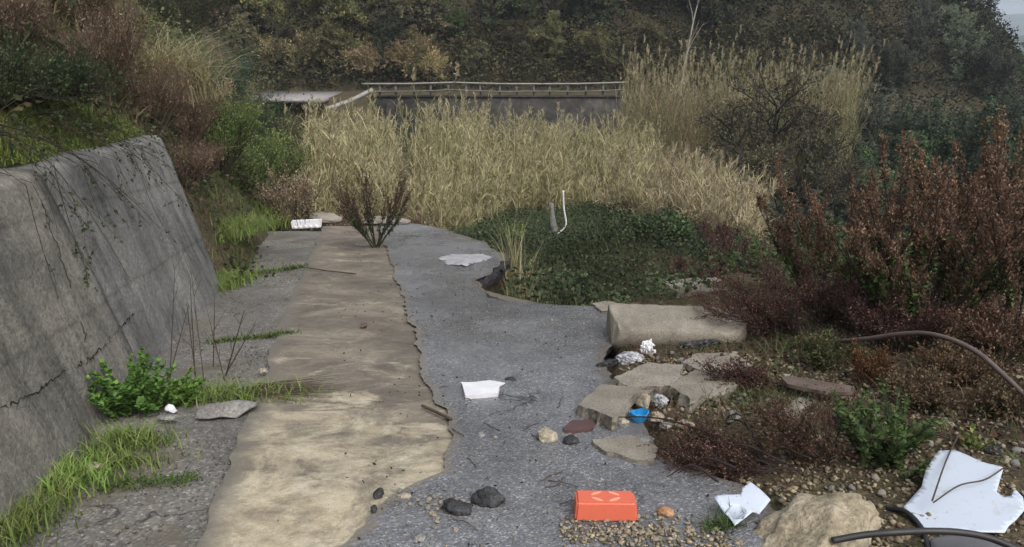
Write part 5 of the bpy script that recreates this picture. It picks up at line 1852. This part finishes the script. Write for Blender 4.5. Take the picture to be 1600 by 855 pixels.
for k in range(45):
    u, v = rng.uniform(960, 1250), rng.uniform(560, 740)
    p = on_road(u, v)
    p[2] = H(p[0], p[1])
    stone_at(up(p, .02), rng.uniform(.014, .035), 'stones between the broken slabs', 'stone lodged among the broken slabs and maroon twigs')


# gravel that nobody could count
def gravel(name, pts, smin, smax, cols, label, mat):
    bm = bmesh.new()
    bmesh.ops.create_icosphere(bm, subdivisions=1, radius=1)
    V0 = np.array([v.co[:] for v in bm.verts])
    T0 = np.array([[v.index for v in f.verts] for f in bm.faces])
    bm.free()
    n = len(pts)
    s = rng.uniform(smin, smax, (n, 1, 1)) * (0.7 + .6 * rng.random((n, 1, 3)))
    V = V0[None] * s * (1 + .25 * rng.normal(size=(n, len(V0), 1))) * np.array([1, 1, .7]) + pts[:, None]
    mb = MB()
    Q = np.concatenate([T0, T0[:, 2:3]], 1)
    # triangles written as quads would be degenerate: pair them through a midpoint instead
    c = pal(n, cols)
    me = bpy.data.meshes.new(name)
    Vf = V.reshape(-1, 3)
    Tf = (T0[None] + np.arange(n)[:, None, None] * len(V0)).reshape(-1, 3)
    me.vertices.add(len(Vf))
    me.vertices.foreach_set('co', Vf.astype(np.float32).ravel())
    me.loops.add(Tf.size)
    me.loops.foreach_set('vertex_index', Tf.ravel().astype(np.int32))
    me.polygons.add(len(Tf))
    me.polygons.foreach_set('loop_start', (np.arange(len(Tf)) * 3).astype(np.int32))
    at = me.attributes.new('tint', 'FLOAT_COLOR', 'POINT')
    C = np.concatenate([np.repeat(c, len(V0), 0), np.ones((len(Vf), 1))], 1)
    at.data.foreach_set('color', C.astype(np.float32).ravel())
    me.update(calc_edges=True)
    me.materials.append(mat)
    return tag(link(name, me), label, 'gravel', None, 'stuff')


GRV = [(0.23, 0.185, 0.115), (0.32, 0.27, 0.175), (0.15, 0.125, 0.085), (0.10, 0.085, 0.065), (0.38, 0.335, 0.24)]
M_grv = plant_mat('gravel', 0.0, .85)
A = region(16000, lambda x, y: (x > xr(y) + .1) & (y < 6.5) & (vnoise(x, y, 1.3, 12) > -.45 + .5 * rng.random(len(x))), (.7, 5.5), (1.9, 6.5))
gravel('gravel', A + np.array([0, 0, .004]), .003, .015, GRV, 'beige gravel covering the rubble bank', M_grv)
A = region(900, lambda x, y: (np.abs(y - 2.56 + .10 * (x - .3)) < .04 + .16 * rng.random(len(x)) ** 2) & (x > .2) & (vnoise(x, y, 5, 4) > -.5 + .5 * rng.random(len(x))), (.2, 1.5), (2.2, 3.1))
A[:, 2] = -SL * A[:, 1] + .012
gravel('gravel', A, .0025, .010, GRV, 'loose grit on the asphalt around the orange block', M_grv)
A = region(2600, lambda x, y: (x > cs_right(y) + .03) & (x < xr(y) - .03) & (vnoise(x, y, 1.1, 15) > -.1), (-1.5, 1.2), (1.9, 9))
A[:, 2] = -SL * A[:, 1] + .008
gravel('gravel', A, .0015, .005, GRV, 'fine grit scattered over the asphalt', M_grv)
A = region(3500, lambda x, y: (x > xw(y) + .05) & (x < cs_left(y) + .03), (-4, -.9), (1.9, 9.5))
A[:, 2] = -SL * A[:, 1] - .026
gravel('gravel', A, .002, .008, [(0.16, 0.15, 0.13), (0.24, 0.22, 0.19), (0.09, 0.085, 0.075)], 'fine grit lying in the gutter', M_grv)

# ------------------------------------------------------------------ broken edge, wall cracks, trailing shoots, twigs
slab_px('asphalt_crust', [(741, 441), (747, 436), (756, 437), (760, 430), (768, 428), (772, 419), (780, 416), (783, 408), (791, 408), (798, 403), (797, 412), (790, 416), (788, 423), (778, 427), (775, 435), (765, 438), (762, 445), (752, 444), (748, 449)], .02, .055, M_crust, 'black broken asphalt crust hanging at the notch in the road edge', 'asphalt crust', (0, .22), .010, .04, seed=21)
slab_px('asphalt_flake', [(760, 455), (790, 462), (825, 470), (822, 474), (790, 470), (765, 462)], .015, .05, M_asph, 'thin grey asphalt flake along the near rim of the notch', 'asphalt flake', (0, .1), .005, .05, seed=22)
tag(slab_px('road_patch', [(686, 402), (712, 397), (752, 397), (768, 401), (750, 408), (728, 414), (700, 412)], .018, .008, plain('pale_patch', (0.33, 0.33, 0.335), .6, .3), None, None, jitter=.03, seed=23), kind='structure')


def on_wall(u, v, off=0.0):
    d = ray(u, v)
    t = 1.5
    while t < 12:
        q = np.array([0, 0, EYE]) + d * t
        hh = (0.80 - 0.07 * (q[1] - 4.06)) + SL * q[1]
        f = (q[2] + SL * q[1]) / hh
        if q[0] < xw(q[1]) + (.05 if q[1] < 4.62 else 0) - .42 * f:
            break
        t += .01
    return q + np.array([.93, 0, .25]) * off


def crack(pts, r):
    W = [on_wall(u, v, 0) for u, v in pts]
    out = []
    for a, b_ in zip(W, W[1:]):
        k = max(2, int(np.linalg.norm(b_ - a) / .022))
        for j in range(k):
            q = a + (b_ - a) * j / k
            out.append(q + np.array([0, rng.normal() * .008, rng.normal() * .008]) + np.array([.93, 0, .25]) * (-.0035 + .0035 * rng.random()))
    out.append(W[-1])
    tube_obj('crack', out, [r * rng.uniform(.4, 1.2) for _ in range(14)], M_rustc, sides=5, parent=wall)


M_rustc = plain('rusted_crack', (0.028, 0.022, 0.018), .9, .4, .1)
crack(((68, 318), (76, 345), (90, 385), (104, 425), (112, 460), (124, 495), (136, 535)), .003)
crack(((100, 590), (150, 555), (185, 515), (210, 490)), .0026)
crack(((215, 350), (245, 330), (280, 310)), .003)
crack(((5, 640), (60, 610), (110, 575)), .003)


def shoots(label, starts, n, length, col, r=.0035, leafy_=0):
    """long bare shoots that arch over the top of the wall and trail down its face"""
    t = thing('trailing_shoots', label, 'bramble', (0, 0, 0))
    mb = MB()
    allP = []
    for k in range(n):
        a = starts[int(rng.integers(len(starts)))]
        p = on_wall(a[0] + rng.normal() * 25, a[1] + rng.normal() * 3, .02) + np.array([-.35 - .3 * rng.random(), rng.normal() * .2, .15 + .2 * rng.random()])
        d = unit(np.array([.8, rng.normal() * .5, .15 + .25 * rng.random()]))
        L = length * (.5 + .7 * rng.random())
        u = np.linspace(0, 1, 9)[:, None]
        P = p + d * L * u + np.array([0, 0, -1.0]) * L * (.75 + .3 * rng.random()) * u ** 2.0
        # keep the tips off the wall face
        hh = (0.80 - 0.07 * (P[:, 1] - 4.06)) + SL * P[:, 1]
        f = np.clip((P[:, 2] + SL * P[:, 1]) / hh, 0, 1.0)
        lim = xw(P[:, 1]) + .055 - .42 * f + .025
        low = P[:, 2] + SL * P[:, 1] < hh + .02
        P[:, 0] = np.where(low, np.maximum(P[:, 0], lim), P[:, 0])
        allP.append(P)
    allP = np.array(allP)
    mb.tubes(allP, taper(n, 9, r, r * .35), pal(n, [col], None, .3), 4)
    G, _, _ = grow(allP, n * 5, .2, (.06, .25), .6, -.1, -.2, 4, wob=.05)
    mb.tubes(G, taper(n * 5, 4, r * .45, r * .2), pal(n * 5, [col], None, .3), 3)
    link('stems', mb.mesh('stems', M_twig), t)
    if leafy_:
        mb = MB()
        s_, T_, i_ = on_lines(np.concatenate([G]), leafy_, .1, 1)
        Df = unit(T_ + rdir(leafy_))
        mb.leaves(s_, Df, unit(np.cross(Df, rdir(leafy_))), .03, .009, pal(leafy_, BRM))
        link('leaves', mb.mesh('leaves', M_leaf), t)
    return t


shoots('long dark bramble shoots arching over the top of the wall', [(60, 268), (110, 262), (160, 250), (200, 235)], 34, .95, (.03, .023, .018), .0035, 900)
shoots('thin brown shoots trailing down the dark grey part of the wall', [(200, 235), (235, 222), (255, 216)], 12, .8, (.07, .05, .035), .0025)

# dry stalks at the far foot of the wall
t = thing('dry_weed', 'thin bare brown weed stalks standing at the foot of the dark wall', 'plant', on_road(322, 585))
P = np.zeros((9, 5, 3))
for k in range(9):
    d = unit(np.array([.25 * rng.normal(), .2 * rng.normal(), 1.0]))
    P[k] = np.array([.12 * rng.normal(), .12 * rng.normal(), -.03]) + d * (.75 * (.5 + .6 * rng.random())) * np.linspace(0, 1, 5)[:, None]
mb = MB()
mb.tubes(P, taper(9, 5, .0045, .0018), pal(9, [(0.075, 0.058, 0.04)]), 4)
G, _, _ = grow(P, 40, .35, (.05, .18), .6, .4, 0, 3)
mb.tubes(G, taper(40, 3, .0018, .001), pal(40, [(0.075, 0.058, 0.04)]), 3)
link('stems', mb.mesh('stems', M_twig), t)
t = thing('dry_weed', 'dark brown flattened dead weed lying where the grass meets the concrete strip', 'plant', on_road(455, 612))
P = np.zeros((60, 5, 3))
for k in range(60):
    a_ = rng.normal() * .25
    L = .22 + .3 * rng.random()
    P[k] = np.array([-.22 + .08 * rng.normal(), .045 * rng.normal(), .008 + .02 * rng.random()]) + np.array([math.cos(a_), math.sin(a_), 0]) * L * np.linspace(0, 1, 5)[:, None]
P[:, :, 2] -= SL * P[:, :, 1]
mb = MB()
mb.tubes(P, taper(60, 5, .003, .001), pal(60, [(0.06, 0.042, 0.034)]), 3)
link('stems', mb.mesh('stems', M_twig), t)

for k in range(8):
    u0, v0 = rng.uniform(1120, 1290), rng.uniform(670, 755)
    u1, v1 = u0 - rng.uniform(30, 210), v0 + rng.uniform(-70, 30)
    q0, q1 = on_road(u0, v0, rng.uniform(.05, .14)), on_road(u1, v1, rng.uniform(.01, .08))
    qm = (q0 + q1) / 2 + np.array([0, .03 * rng.normal(), rng.uniform(.0, .09)])
    tube_obj('dead_branch', [q0, qm, q1], [.006, .0045, .002], plain('dark_branch', (0.035, 0.025, 0.022), .8, .3, .2) if k == 0 else bpy.data.materials['dark_branch'], 'long dark dead branch trailing through the maroon twig tangle', 'branch', 6, group='dead branches in the maroon tangle')
for k in range(16):
    u0, v0 = rng.uniform(1280, 1590), rng.uniform(570, 690)
    p = on_road(u0, v0)
    p[2] = float(H(p[0], p[1])) + .025
    a_ = rng.normal() * .7
    L = rng.uniform(.15, .5)
    e = np.array([math.cos(a_), math.sin(a_), -SL * math.sin(a_)]) * L
    tube_obj('dead_branch', [p, p + e * .5 + np.array([.03 * rng.normal(), .03 * rng.normal(), .03 * rng.random()]), p + e], [.005, .004, .002], bpy.data.materials['dark_branch'] if k % 2 else M_twg, 'dead branch lying on the pebbles of the rubble bank', 'branch', 6, group='dead branches on the rubble bank')
for k in range(16):
    u, v = rng.uniform(640, 960), rng.uniform(520, 850)
    p = on_road(u, v, .012)
    if not (cs_right(p[1]) + .05 < p[0] < xr(p[1]) - .1):
        continue
    a_ = rng.random() * 6.28
    L = rng.uniform(.05, .16)
    e = np.array([math.cos(a_), math.sin(a_), -SL * math.sin(a_)]) * L
    tube_obj('twig', [p, p + e * .5 + np.array([.012 * rng.normal(), .012 * rng.normal(), .006]), p + e], .0022, M_twg, 'thin dead twig lying on the open asphalt', 'twig', 5, group='twigs on the asphalt')
A = region(700, lambda x, y: (x > cs_right(y) - .6) & (x < xr(y) - .03) & (rng.random(len(x)) < .15 + .85 * (vnoise(x, y, 1.6, 25) > .1)), (-3, 1.2), (1.9, 12))
A[:, 2] = -SL * A[:, 1] + .012
leafmass('leaf_litter', A, 'dark scraps of dead leaf blown over the asphalt', [(0.04, 0.03, 0.022), (0.07, 0.05, 0.035), (0.025, 0.022, 0.02)], None, .016, .004, 1, M_dry, flat=.1, cat='leaf litter')

# ------------------------------------------------------------------ haze
bm = bmesh.new()
bmesh.ops.create_cube(bm, size=1)
for v in bm.verts:
    v.co = Vector((-700 if v.co.x < 0 else 3200, -60 if v.co.y < 0 else 3200, -60 if v.co.z < 0 else 70))
me = bpy.data.meshes.new('haze')
bm.to_mesh(me)
bm.free()
mh = bpy.data.materials.new('haze')
mh.use_nodes = True
nt = mh.node_tree
nt.nodes.clear()
pv = nt.nodes.new('ShaderNodeVolumePrincipled')
pv.inputs['Color'].default_value = (0.78, 0.88, 1.0, 1)
pv.inputs['Density'].default_value = 0.00055
ou = nt.nodes.new('ShaderNodeOutputMaterial')
nt.links.new(pv.outputs[0], ou.inputs['Volume'])
me.materials.append(mh)
tag(link('haze', me), 'pale haze in the valley air', 'haze', None, 'stuff')
